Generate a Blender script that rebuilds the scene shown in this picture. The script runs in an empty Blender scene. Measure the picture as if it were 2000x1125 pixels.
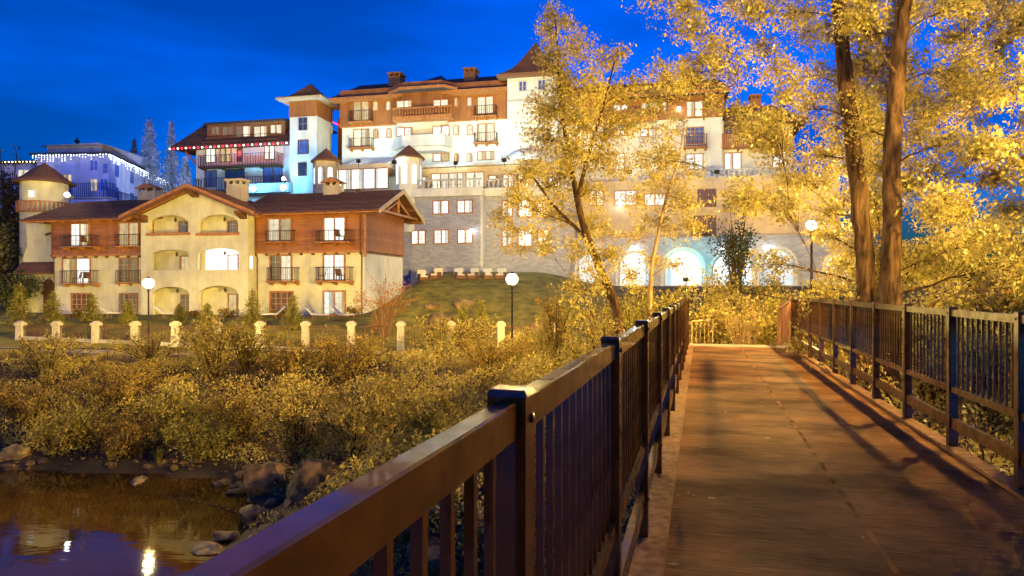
import bpy, math, random
import numpy as np
from mathutils import Vector, Matrix
from mathutils.geometry import tessellate_polygon

R = math.radians
random.seed(7)
rng = np.random.default_rng(11)
SC = bpy.context.scene
COL = SC.collection

# ------------------------------------------------------------------ camera
F, HZ, CZ = 1333.33, 566.5, 1.65          # focal length in photo pixels, horizon row, eye height
cam = bpy.data.cameras.new('camera'); camo = bpy.data.objects.new('camera', cam); COL.objects.link(camo)
camo.location = (0, 0, CZ); camo.rotation_euler = (R(90), 0, 0)
cam.sensor_width = 36; cam.lens = 24; cam.shift_y = 0.002
cam.clip_start = 0.05; cam.clip_end = 3000
SC.camera = camo

# ------------------------------------------------------------------ world: blue hour sky
w = bpy.data.worlds.new('World'); SC.world = w; w.use_nodes = True
nt = w.node_tree; N = nt.nodes; LK = nt.links
bgn = N['Background']
sky = N.new('ShaderNodeTexSky'); sky.sky_type = 'NISHITA'; sky.sun_disc = False
sky.sun_elevation = R(0.2); sky.sun_rotation = R(215); sky.ozone_density = 6.0; sky.air_density = 1.0; sky.dust_density = 0.2
tc = N.new('ShaderNodeTexCoord')
hs = N.new('ShaderNodeHueSaturation'); hs.inputs['Saturation'].default_value = 1.05
LK.new(sky.outputs[0], hs.inputs['Color'])
tint = N.new('ShaderNodeMix'); tint.data_type = 'RGBA'; tint.blend_type = 'MULTIPLY'; tint.inputs[0].default_value = 1
LK.new(hs.outputs[0], tint.inputs[6]); tint.inputs[7].default_value = (0.15, 0.72, 1.0, 1)
# thin dark cloud veil
mp = N.new('ShaderNodeMapping'); mp.inputs['Scale'].default_value = (1.3, 1.3, 5.0); mp.inputs['Location'].default_value = (0.35, 0.1, 0.2)
LK.new(tc.outputs['Generated'], mp.inputs[0])
cn = N.new('ShaderNodeTexNoise'); cn.inputs['Scale'].default_value = 1.7; cn.inputs['Detail'].default_value = 4
LK.new(mp.outputs[0], cn.inputs['Vector'])
cr = N.new('ShaderNodeMapRange'); cr.inputs[1].default_value = 0.40; cr.inputs[2].default_value = 0.60; cr.inputs[3].default_value = 0.58; cr.inputs[4].default_value = 1.0
LK.new(cn.outputs[0], cr.inputs[0])
veil = N.new('ShaderNodeMix'); veil.data_type = 'RGBA'; veil.blend_type = 'MULTIPLY'; veil.inputs[0].default_value = 1
LK.new(tint.outputs[2], veil.inputs[6]); LK.new(cr.outputs[0], veil.inputs[7])
# faint stars
vo = N.new('ShaderNodeTexVoronoi'); vo.inputs['Scale'].default_value = 90
LK.new(tc.outputs['Generated'], vo.inputs['Vector'])
st = N.new('ShaderNodeMapRange'); st.inputs[1].default_value = 0.0; st.inputs[2].default_value = 0.045; st.inputs[3].default_value = 1.0; st.inputs[4].default_value = 0.0
LK.new(vo.outputs['Distance'], st.inputs[0])
sel = N.new('ShaderNodeSeparateColor'); LK.new(vo.outputs['Color'], sel.inputs[0])
pick = N.new('ShaderNodeMath'); pick.operation = 'GREATER_THAN'; pick.inputs[1].default_value = 0.86; LK.new(sel.outputs[0], pick.inputs[0])
sm = N.new('ShaderNodeMath'); sm.operation = 'MULTIPLY'; LK.new(st.outputs[0], sm.inputs[0]); LK.new(pick.outputs[0], sm.inputs[1])
STAR = N.new('ShaderNodeMath'); STAR.operation = 'MULTIPLY'; STAR.inputs[1].default_value = 0.05; LK.new(sm.outputs[0], STAR.inputs[0])
add = N.new('ShaderNodeMix'); add.data_type = 'RGBA'; add.blend_type = 'ADD'; add.inputs[0].default_value = 1
LK.new(veil.outputs[2], add.inputs[6]); LK.new(STAR.outputs[0], add.inputs[7])
LK.new(add.outputs[2], bgn.inputs['Color'])
bgn.inputs['Strength'].default_value = 1.75

# what is left of the day: a very weak, wide, cold glow from the set sun
sunl = bpy.data.lights.new('afterglow', 'SUN'); sunl.energy = 0.02; sunl.angle = R(30); sunl.color = (0.5, 0.65, 1.0)
suno = bpy.data.objects.new('afterglow', sunl); COL.objects.link(suno); suno.rotation_euler = (R(70), 0, R(-35))

SC.view_settings.view_transform = 'Standard'; SC.view_settings.look = 'None'
SC.view_settings.exposure = 0.0; SC.view_settings.gamma = 1.0
try: SC.view_settings.use_curve_mapping = False
except Exception: pass
SC.render.engine = 'CYCLES'
SC.cycles.use_denoising = True
SC.cycles.use_adaptive_sampling = True; SC.cycles.adaptive_threshold = 0.03
SC.cycles.max_bounces = 5; SC.cycles.diffuse_bounces = 2; SC.cycles.glossy_bounces = 2
SC.cycles.transmission_bounces = 4; SC.cycles.transparent_max_bounces = 8
SC.cycles.sample_clamp_indirect = 4.0; SC.cycles.caustics_reflective = False; SC.cycles.caustics_refractive = False

AMBER = (1.0, 0.70, 0.185)

# ------------------------------------------------------------------ materials
M = {}
def pmat(name, c1, c2, scale=4.0, rough=0.75, bump=0.15, stretch=(1, 1, 1), metallic=0.0, spec=0.4, detail=6, island=0.0, trans=0.0, rr=0.15, p0=0.35, p1=0.65, stain=0.0):
    m = bpy.data.materials.new(name); m.use_nodes = True
    t = m.node_tree; n = t.nodes; l = t.links
    b = n['Principled BSDF']; out = n['Material Output']
    co = n.new('ShaderNodeTexCoord'); ma = n.new('ShaderNodeMapping'); ma.inputs['Scale'].default_value = stretch
    l.new(co.outputs['Object'], ma.inputs[0])
    nz = n.new('ShaderNodeTexNoise'); nz.inputs['Scale'].default_value = scale; nz.inputs['Detail'].default_value = detail
    l.new(ma.outputs[0], nz.inputs['Vector'])
    mr = n.new('ShaderNodeMapRange'); mr.inputs[1].default_value = p0; mr.inputs[2].default_value = p1
    l.new(nz.outputs[0], mr.inputs[0])
    mx = n.new('ShaderNodeMix'); mx.data_type = 'RGBA'
    mx.inputs[6].default_value = (*c1, 1); mx.inputs[7].default_value = (*c2, 1)
    fac = mr.outputs[0]
    if island:
        g = n.new('ShaderNodeNewGeometry')
        mm = n.new('ShaderNodeMix'); mm.data_type = 'FLOAT'; mm.inputs[0].default_value = island
        l.new(mr.outputs[0], mm.inputs[2]); l.new(g.outputs['Random Per Island'], mm.inputs[3]); fac = mm.outputs[0]
    l.new(fac, mx.inputs[0])
    if stain:
        m2 = n.new('ShaderNodeMapping'); m2.inputs['Scale'].default_value = (1.1, 1.1, 0.22); l.new(co.outputs['Object'], m2.inputs[0])
        n2 = n.new('ShaderNodeTexNoise'); n2.inputs['Scale'].default_value = 0.9; n2.inputs['Detail'].default_value = 7; n2.inputs['Roughness'].default_value = 0.65; l.new(m2.outputs[0], n2.inputs['Vector'])
        r3 = n.new('ShaderNodeMapRange'); r3.inputs[1].default_value = 0.36; r3.inputs[2].default_value = 0.56; r3.inputs[3].default_value = 1 - stain; r3.inputs[4].default_value = 1.0; l.new(n2.outputs[0], r3.inputs[0])
        mz = n.new('ShaderNodeMix'); mz.data_type = 'RGBA'; mz.blend_type = 'MULTIPLY'; mz.inputs[0].default_value = 1; l.new(mx.outputs[2], mz.inputs[6]); l.new(r3.outputs[0], mz.inputs[7]); mx = mz
    l.new(mx.outputs[2], b.inputs['Base Color'])
    r2 = n.new('ShaderNodeMapRange'); r2.inputs[3].default_value = max(0.02, rough - rr); r2.inputs[4].default_value = min(1, rough + rr)
    l.new(nz.outputs[0], r2.inputs[0]); l.new(r2.outputs[0], b.inputs['Roughness'])
    b.inputs['Metallic'].default_value = metallic; b.inputs['Specular IOR Level'].default_value = spec
    if bump:
        bp = n.new('ShaderNodeBump'); bp.inputs['Strength'].default_value = bump; bp.inputs['Distance'].default_value = 0.03
        l.new(nz.outputs[0], bp.inputs['Height']); l.new(bp.outputs[0], b.inputs['Normal'])
    if trans:
        tr = n.new('ShaderNodeBsdfTranslucent'); l.new(mx.outputs[2], tr.inputs['Color'])
        ms = n.new('ShaderNodeMixShader'); ms.inputs[0].default_value = trans
        l.new(b.outputs[0], ms.inputs[1]); l.new(tr.outputs[0], ms.inputs[2]); l.new(ms.outputs[0], out.inputs['Surface'])
    m.cycles.emission_sampling = 'NONE'
    M[name] = m
    return m

def emat(name, c1, strength, c2=None, scale=(9, 1, 0.6), dim=0.35):
    """lit window: bright room seen through hanging curtains"""
    m = bpy.data.materials.new(name); m.use_nodes = True
    t = m.node_tree; n = t.nodes; l = t.links
    out = n['Material Output']; n.remove(n['Principled BSDF'])
    co = n.new('ShaderNodeTexCoord'); oi = n.new('ShaderNodeObjectInfo')
    def mth(op, a, b=None, c=None):
        q = n.new('ShaderNodeMath'); q.operation = op
        for k, v in enumerate((a, b, c)):
            if v is None: continue
            if isinstance(v, (int, float)): q.inputs[k].default_value = v
            else: l.new(v, q.inputs[k])
        return q.outputs[0]
    sx = n.new('ShaderNodeSeparateXYZ'); l.new(co.outputs['Generated'], sx.inputs[0])
    rnd = oi.outputs['Random']; r2 = mth('FRACT', mth('MULTIPLY', rnd, 17.31)); W_ = mth('MULTIPLY', rnd, 50)
    nz = n.new('ShaderNodeTexNoise'); nz.noise_dimensions = '4D'; nz.inputs['Scale'].default_value = 1.0; nz.inputs['Detail'].default_value = 3
    ma = n.new('ShaderNodeMapping'); ma.inputs['Scale'].default_value = (2.2, 1, 3.0); l.new(co.outputs['Generated'], ma.inputs[0]); l.new(ma.outputs[0], nz.inputs['Vector']); l.new(W_, nz.inputs['W'])
    mr = n.new('ShaderNodeMapRange'); mr.inputs[1].default_value = 0.30; mr.inputs[2].default_value = 0.58; l.new(nz.outputs[0], mr.inputs[0])
    fo_ = n.new('ShaderNodeTexNoise'); fo_.noise_dimensions = '4D'; fo_.inputs['Scale'].default_value = 1.0; mb_ = n.new('ShaderNodeMapping'); mb_.inputs['Scale'].default_value = (16, 1, 0.5)
    l.new(co.outputs['Generated'], mb_.inputs[0]); l.new(mb_.outputs[0], fo_.inputs['Vector']); l.new(W_, fo_.inputs['W'])
    c2 = c2 or tuple(v * dim for v in c1)
    room = n.new('ShaderNodeMix'); room.data_type = 'RGBA'; room.inputs[6].default_value = (*[.5 * (p + q) for p, q in zip(c1, c2)], 1); room.inputs[7].default_value = (*c1, 1); l.new(mr.outputs[0], room.inputs[0])
    drap = n.new('ShaderNodeMix'); drap.data_type = 'RGBA'; drap.inputs[6].default_value = (*[v * .7 for v in c2], 1); drap.inputs[7].default_value = (*[.45 * p + .55 * q for p, q in zip(c1, c2)], 1)
    f2 = n.new('ShaderNodeMapRange'); f2.inputs[1].default_value = 0.35; f2.inputs[2].default_value = 0.65; l.new(fo_.outputs[0], f2.inputs[0]); l.new(f2.outputs[0], drap.inputs[0])
    ax_ = mth('ABSOLUTE', mth('SUBTRACT', sx.outputs[0], mth('MULTIPLY', r2, 0.9))); wd_ = mth('MULTIPLY_ADD', r2, 0.25, 0.42)
    msk = n.new('ShaderNodeMapRange'); l.new(ax_, msk.inputs[0]); l.new(wd_, msk.inputs[1]); l.new(mth('ADD', wd_, 0.04), msk.inputs[2])
    mx = n.new('ShaderNodeMix'); mx.data_type = 'RGBA'; l.new(msk.outputs[0], mx.inputs[0]); l.new(room.outputs[2], mx.inputs[6]); l.new(drap.outputs[2], mx.inputs[7])
    ob = n.new('ShaderNodeMapRange'); ob.inputs[3].default_value = strength * 0.65; ob.inputs[4].default_value = strength * 1.25
    l.new(oi.outputs['Random'], ob.inputs[0])
    e = n.new('ShaderNodeEmission'); l.new(mx.outputs[2], e.inputs['Color']); l.new(ob.outputs[0], e.inputs['Strength'])
    g = n.new('ShaderNodeBsdfGlossy'); g.inputs['Roughness'].default_value = 0.05; g.inputs['Color'].default_value = (0.05, 0.05, 0.05, 1)
    a = n.new('ShaderNodeAddShader'); l.new(e.outputs[0], a.inputs[0]); l.new(g.outputs[0], a.inputs[1])
    l.new(a.outputs[0], out.inputs['Surface'])
    m.cycles.emission_sampling = 'NONE'
    M[name] = m
    return m

def globe_mat(name, col, strength, clear=0.6):
    m = bpy.data.materials.new(name); m.use_nodes = True
    t = m.node_tree; n = t.nodes; l = t.links
    out = n['Material Output']; n.remove(n['Principled BSDF'])
    e = n.new('ShaderNodeEmission'); e.inputs['Color'].default_value = (*col, 1); e.inputs['Strength'].default_value = strength
    tr = n.new('ShaderNodeBsdfTransparent')
    ms = n.new('ShaderNodeMixShader'); ms.inputs[0].default_value = clear
    l.new(e.outputs[0], ms.inputs[1]); l.new(tr.outputs[0], ms.inputs[2]); l.new(ms.outputs[0], out.inputs['Surface'])
    m.cycles.emission_sampling = 'NONE'
    M[name] = m

pmat('stucco', (0.72, 0.66, 0.42), (0.62, 0.55, 0.33), 1.2, 0.9, 0.12, stain=0.15)
pmat('stucco_white', (0.74, 0.74, 0.70), (0.63, 0.63, 0.60), 0.7, 0.9, 0.1, stain=0.15)
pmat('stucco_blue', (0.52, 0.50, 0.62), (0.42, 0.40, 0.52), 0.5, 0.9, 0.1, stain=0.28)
pmat('stucco_tan', (0.62, 0.50, 0.34), (0.52, 0.41, 0.27), 0.9, 0.9, 0.1, stain=0.15)
pmat('wood_siding', (0.46, 0.18, 0.045), (0.25, 0.085, 0.02), 3.0, 0.55, 0.2, (0.35, 1, 5), island=0.5, stain=0.28)
pmat('wood_vertical', (0.42, 0.17, 0.05), (0.24, 0.09, 0.025), 3.0, 0.6, 0.2, (5, 1, 0.35), island=0.5, stain=0.28)
pmat('wood_trim', (0.46, 0.19, 0.05), (0.30, 0.11, 0.03), 4.0, 0.5, 0.15, (1, 1, 1))
pmat('wood_dark', (0.20, 0.08, 0.03), (0.10, 0.04, 0.015), 4.0, 0.6, 0.2)
pmat('shingle', (0.06, 0.026, 0.014), (0.24, 0.11, 0.06), 9.0, 0.85, 0.5, (1, 1, 1), island=0.35)
pmat('shingle_red', (0.15, 0.065, 0.03), (0.26, 0.12, 0.055), 9.0, 0.85, 0.5, island=0.35)
pmat('slate_dark', (0.03, 0.028, 0.035), (0.06, 0.05, 0.055), 8.0, 0.8, 0.3)
pmat('iron', (0.035, 0.02, 0.014), (0.06, 0.035, 0.022), 12.0, 0.5, 0.05, metallic=0.3)
pmat('iron_blue', (0.03, 0.05, 0.12), (0.05, 0.07, 0.16), 12.0, 0.5, 0.05, metallic=0.3)
pmat('bronze_paint', (0.15, 0.054, 0.012), (0.075, 0.024, 0.005), 9.0, 0.40, 0.10, spec=0.06, rr=0.2, stain=0.4)
pmat('concrete_curb', (0.36, 0.17, 0.06), (0.20, 0.09, 0.03), 14.0, 0.85, 0.25, spec=0.05, stain=0.28)
pmat('joint', (0.34, 0.14, 0.04), (0.10, 0.036, 0.012), 3.0, 0.9, 0.3, stain=0.6, spec=0.02)
pmat('chimney_brick', (0.42, 0.20, 0.085), (0.26, 0.11, 0.045), 8.0, 0.9, 0.4)
pmat('capstone', (0.66, 0.56, 0.38), (0.50, 0.41, 0.26), 9.0, 0.9, 0.3, stain=0.28)
pmat('stone_white', (0.66, 0.66, 0.66), (0.50, 0.50, 0.52), 6.0, 0.8, 0.1, stain=0.28)
pmat('rock', (0.19, 0.105, 0.040), (0.045, 0.024, 0.009), 2.6, 0.8, 0.9, spec=0.3, detail=10)
pmat('rock_pale', (0.34, 0.22, 0.085), (0.12, 0.07, 0.028), 2.4, 0.8, 0.9, detail=10)
pmat('leather', (0.55, 0.55, 0.55), (0.45, 0.45, 0.45), 5, 0.8, 0.05)
pmat('cushion', (0.75, 0.68, 0.58), (0.62, 0.55, 0.45), 5, 0.9, 0.05)
pmat('wicker', (0.22, 0.10, 0.05), (0.12, 0.05, 0.02), 30, 0.7, 0.3)
pmat('bark', (0.135, 0.068, 0.027), (0.026, 0.013, 0.006), 9.0, 0.9, 1.0, (1, 1, 0.22), spec=0.15, detail=10)
for _n in ('bark', 'rock', 'rock_pale'):
    for _x in M[_n].node_tree.nodes:
        if _x.type == 'BUMP': _x.inputs['Distance'].default_value = 0.10
pmat('bark_pale', (0.40, 0.24, 0.11), (0.22, 0.12, 0.05), 6.0, 0.9, 0.5, (1, 1, 0.3), spec=0.2)
pmat('leaf_gold', (0.23, 0.175, 0.02), (0.78, 0.59, 0.14), 0.9, 0.5, 0, island=0.75, trans=0.45, spec=0.35)
pmat('leaf_cotton', (0.17, 0.135, 0.014), (0.76, 0.57, 0.13), 0.7, 0.42, 0, island=0.65, trans=0.32, spec=0.45)
pmat('leaf_green', (0.11, 0.09, 0.010), (0.40, 0.31, 0.05), 0.8, 0.6, 0, island=0.6, trans=0.25, spec=0.3)
pmat('leaf_bank', (0.20, 0.135, 0.016), (0.64, 0.48, 0.11), 0.6, 0.6, 0, island=0.6, trans=0.25, spec=0.3)
pmat('leaf_dry', (0.16, 0.095, 0.012), (0.44, 0.29, 0.06), 0.6, 0.7, 0, island=0.6, trans=0.2, spec=0.2)
pmat('leaf_rust', (0.360, 0.120, 0.0180), (0.600, 0.260, 0.0480), 0.8, 0.6, 0, island=0.6, trans=0.3, spec=0.2)
pmat('leaf_dark', (0.035, 0.05, 0.02), (0.11, 0.11, 0.045), 0.9, 0.6, 0, island=0.6, trans=0.2, spec=0.3)
pmat('needle', (0.120, 0.110, 0.0150), (0.340, 0.280, 0.0450), 1.5, 0.6, 0, island=0.6, trans=0.1, spec=0.2)
pmat('needle_frost', (0.20, 0.24, 0.27), (0.62, 0.62, 0.62), 0.8, 0.7, 0, island=0.5, trans=0.15, spec=0.2)
pmat('blade', (0.180, 0.140, 0.0150), (0.480, 0.380, 0.0600), 0.7, 0.6, 0, island=0.6, trans=0.25, spec=0.3)
pmat('bar_pale', (0.62, 0.50, 0.34), (0.52, 0.41, 0.26), 6, 0.6, 0.0)
pmat('lawn', (0.12, 0.12, 0.02), (0.22, 0.19, 0.04), 0.5, 0.95, 0.4, detail=10)
pmat('paving', (0.34, 0.26, 0.17), (0.24, 0.18, 0.11), 3, 0.9, 0.2)
pmat('tan_metal', (0.55, 0.40, 0.20), (0.42, 0.30, 0.14), 9, 0.5, 0.03)
pmat('skylight', (0.75, 0.80, 0.78), (0.62, 0.68, 0.68), 1.0, 0.3, 0.0)
pmat('glass_dark', (0.02, 0.02, 0.03), (0.05, 0.04, 0.04), 1.0, 0.08, 0.0, spec=0.8, rr=0.04)
pmat('glass_brown', (0.10, 0.045, 0.02), (0.20, 0.10, 0.05), 1.5, 0.15, 0.0, (6, 1, 0.4), spec=0.7, rr=0.04)
pmat('glass_blue', (0.05, 0.07, 0.22), (0.14, 0.17, 0.40), 1.5, 0.12, 0.0, (6, 1, 0.4), spec=0.7, rr=0.04)
pmat('sign_paint', (0.72, 0.60, 0.36), (0.66, 0.54, 0.32), 3, 0.6, 0.0)
emat('lit_warm', (1.0, 0.90, 0.62), 1.35, (0.55, 0.38, 0.13))
emat('lit_white', (1.0, 0.97, 0.86), 1.7, (0.42, 0.40, 0.28))
emat('lit_amber', (0.95, 0.70, 0.32), 0.9, (0.35, 0.20, 0.06))
emat('lit_dim', (0.55, 0.36, 0.14), 0.5, (0.16, 0.09, 0.04))
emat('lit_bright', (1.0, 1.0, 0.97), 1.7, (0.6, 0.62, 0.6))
emat('lit_arc', (0.95, 1.0, 1.0), 1.25, (0.35, 0.55, 0.66), scale=(2.2, 1, 2.2))
globe_mat('globe_amber', (1.0, 0.88, 0.55), 40, 0.5)
globe_mat('globe_white', (0.9, 1.0, 0.95), 40, 0.5)
globe_mat('globe_cyan', (0.25, 0.75, 1.0), 45, 0.5)
globe_mat('bulb_red', (1.0, 0.02, 0.05), 5, 0.0)
globe_mat('bulb_white', (1.0, 0.9, 0.8), 4, 0.0)
globe_mat('bulb_cool', (0.75, 0.85, 1.0), 9, 0.0)
globe_mat('bulb_yellow', (1.0, 0.85, 0.25), 9, 0.0)

# ashlar stone for the terrace base: courses too small to pick apart at this distance
def stone_mat():
    m = pmat('ashlar', (0.34, 0.31, 0.30), (0.20, 0.18, 0.18), 1.5, 0.9, 0.3)
    t = m.node_tree; n = t.nodes; l = t.links
    b = n['Principled BSDF']; co = n.new('ShaderNodeTexCoord'); sp = n.new('ShaderNodeSeparateXYZ'); cb = n.new('ShaderNodeCombineXYZ')
    l.new(co.outputs['Object'], sp.inputs[0])
    ad = n.new('ShaderNodeMath'); ad.operation = 'ADD'; l.new(sp.outputs[0], ad.inputs[0]); l.new(sp.outputs[1], ad.inputs[1])
    l.new(ad.outputs[0], cb.inputs[0]); l.new(sp.outputs[2], cb.inputs[1])
    br = n.new('ShaderNodeTexBrick'); br.inputs['Scale'].default_value = 1.0
    br.inputs['Brick Width'].default_value = 0.42; br.inputs['Row Height'].default_value = 0.17; br.inputs['Mortar Size'].default_value = 0.01
    br.inputs['Color1'].default_value = (0.42, 0.42, 0.50, 1); br.inputs['Color2'].default_value = (0.31, 0.31, 0.38, 1); br.inputs['Mortar'].default_value = (0.24, 0.24, 0.29, 1)
    l.new(cb.outputs[0], br.inputs['Vector']); l.new(br.outputs['Color'], b.inputs['Base Color'])
    bp = n.new('ShaderNodeBump'); bp.inputs['Strength'].default_value = 0.7; bp.inputs['Distance'].default_value = 0.04; bp.invert = True
    l.new(br.outputs['Fac'], bp.inputs['Height']); l.new(bp.outputs[0], b.inputs['Normal'])
stone_mat()

def deck_mat():
    m = pmat('deck', (0.35, 0.152, 0.048), (0.14, 0.060, 0.022), 1.3, 0.8, 0.0, (0.5, 1, 1), detail=10, stain=0.35, spec=0.02)
    t = m.node_tree; n = t.nodes; l = t.links; b = n['Principled BSDF']
    co = n.new('ShaderNodeTexCoord'); ma = n.new('ShaderNodeMapping'); ma.inputs['Scale'].default_value = (2.5, 60, 1)
    l.new(co.outputs['Object'], ma.inputs[0])
    br = n.new('ShaderNodeTexNoise'); br.inputs['Scale'].default_value = 1.5; br.inputs['Detail'].default_value = 5; l.new(ma.outputs[0], br.inputs['Vector'])
    gr = n.new('ShaderNodeTexNoise'); gr.inputs['Scale'].default_value = 130; gr.inputs['Detail'].default_value = 2; l.new(co.outputs['Object'], gr.inputs['Vector'])
    ad = n.new('ShaderNodeMath'); ad.operation = 'MULTIPLY_ADD'; ad.inputs[1].default_value = 0.6; l.new(gr.outputs[0], ad.inputs[0]); l.new(br.outputs[0], ad.inputs[2])
    bp = n.new('ShaderNodeBump'); bp.inputs['Strength'].default_value = 0.8; bp.inputs['Distance'].default_value = 0.015
    l.new(ad.outputs[0], bp.inputs['Height']); l.new(bp.outputs[0], b.inputs['Normal'])
    src = b.inputs['Base Color'].links[0].from_socket
    mr = n.new('ShaderNodeMapRange'); mr.inputs[1].default_value = 0.3; mr.inputs[2].default_value = 0.7; mr.inputs[3].default_value = 0.45; mr.inputs[4].default_value = 1.25
    g3 = n.new('ShaderNodeMath'); g3.operation = 'MULTIPLY_ADD'; g3.inputs[1].default_value = 0.5; l.new(gr.outputs[0], g3.inputs[0]); g4 = n.new('ShaderNodeMath'); g4.operation = 'SUBTRACT'; g4.inputs[1].default_value = 0.25; l.new(br.outputs[0], g4.inputs[0]); l.new(g4.outputs[0], g3.inputs[2]); l.new(g3.outputs[0], mr.inputs[0])
    mx = n.new('ShaderNodeMix'); mx.data_type = 'RGBA'; mx.blend_type = 'MULTIPLY'; mx.inputs[0].default_value = 1
    l.new(src, mx.inputs[6]); l.new(mr.outputs[0], mx.inputs[7]); l.new(mx.outputs[2], b.inputs['Base Color'])
deck_mat()

def water_mat():
    m = bpy.data.materials.new('river_water'); m.use_nodes = True
    t = m.node_tree; n = t.nodes; l = t.links; b = n['Principled BSDF']
    b.inputs['Base Color'].default_value = (0.045, 0.020, 0.004, 1); b.inputs['Roughness'].default_value = 0.03; b.inputs['IOR'].default_value = 1.33
    b.inputs['Specular IOR Level'].default_value = 0.5; b.inputs['Specular Tint'].default_value = (1.0, 0.82, 0.5, 1)
    co = n.new('ShaderNodeTexCoord'); ma = n.new('ShaderNodeMapping'); ma.inputs['Scale'].default_value = (0.55, 1.6, 1); ma.inputs['Rotation'].default_value = (0, 0, R(12)); l.new(co.outputs['Object'], ma.inputs[0])
    nz = n.new('ShaderNodeTexNoise'); nz.inputs['Scale'].default_value = 1.3; nz.inputs['Detail'].default_value = 3; l.new(ma.outputs[0], nz.inputs['Vector'])
    bp = n.new('ShaderNodeBump'); bp.inputs['Strength'].default_value = 0.09; bp.inputs['Distance'].default_value = 0.05
    l.new(nz.outputs[0], bp.inputs['Height']); l.new(bp.outputs[0], b.inputs['Normal'])
    M['river_water'] = m
water_mat()

def ground_mat():
    m = pmat('ground', (0.060, 0.034, 0.010), (0.026, 0.014, 0.004), 0.6, 0.95, 0.6, detail=10)
    t = m.node_tree; n = t.nodes; l = t.links; b = n['Principled BSDF']
    src = b.inputs['Base Color'].links[0].from_socket
    at_ = n.new('ShaderNodeAttribute'); at_.attribute_name = 'grass'
    nz = n.new('ShaderNodeTexNoise'); nz.inputs['Scale'].default_value = 0.9; nz.inputs['Detail'].default_value = 12; nz.inputs['Roughness'].default_value = 0.72
    co = n.new('ShaderNodeTexCoord'); l.new(co.outputs['Object'], nz.inputs['Vector'])
    g = n.new('ShaderNodeMix'); g.data_type = 'RGBA'; g.inputs[6].default_value = (0.11, 0.10, 0.006, 1); g.inputs[7].default_value = (0.36, 0.28, 0.025, 1)
    mr = n.new('ShaderNodeMapRange'); mr.inputs[1].default_value = 0.38; mr.inputs[2].default_value = 0.62; l.new(nz.outputs[0], mr.inputs[0]); l.new(mr.outputs[0], g.inputs[0])
    mx = n.new('ShaderNodeMix'); mx.data_type = 'RGBA'; l.new(at_.outputs['Fac'], mx.inputs[0]); l.new(src, mx.inputs[6]); l.new(g.outputs[2], mx.inputs[7])
    l.new(mx.outputs[2], b.inputs['Base Color'])
ground_mat()

# ------------------------------------------------------------------ helpers
BASE = {}
def at(x, y, Y):
    return Vector(((x - 1000) * Y / F, Y, CZ + (HZ - y) * Y / F))

def tag(o, label=None, cat=None, group=None, kind=None):
    if label: o['label'] = label
    if cat: o['category'] = cat
    if group: o['group'] = group
    if kind: o['kind'] = kind
    return o

def empty(name, loc, label, cat, group=None, rz=0.0):
    o = bpy.data.objects.new(name, None); COL.objects.link(o)
    o.location = loc; o.rotation_euler = (0, 0, rz); o.empty_display_size = 0.2
    return tag(o, label, cat, group)

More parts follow.
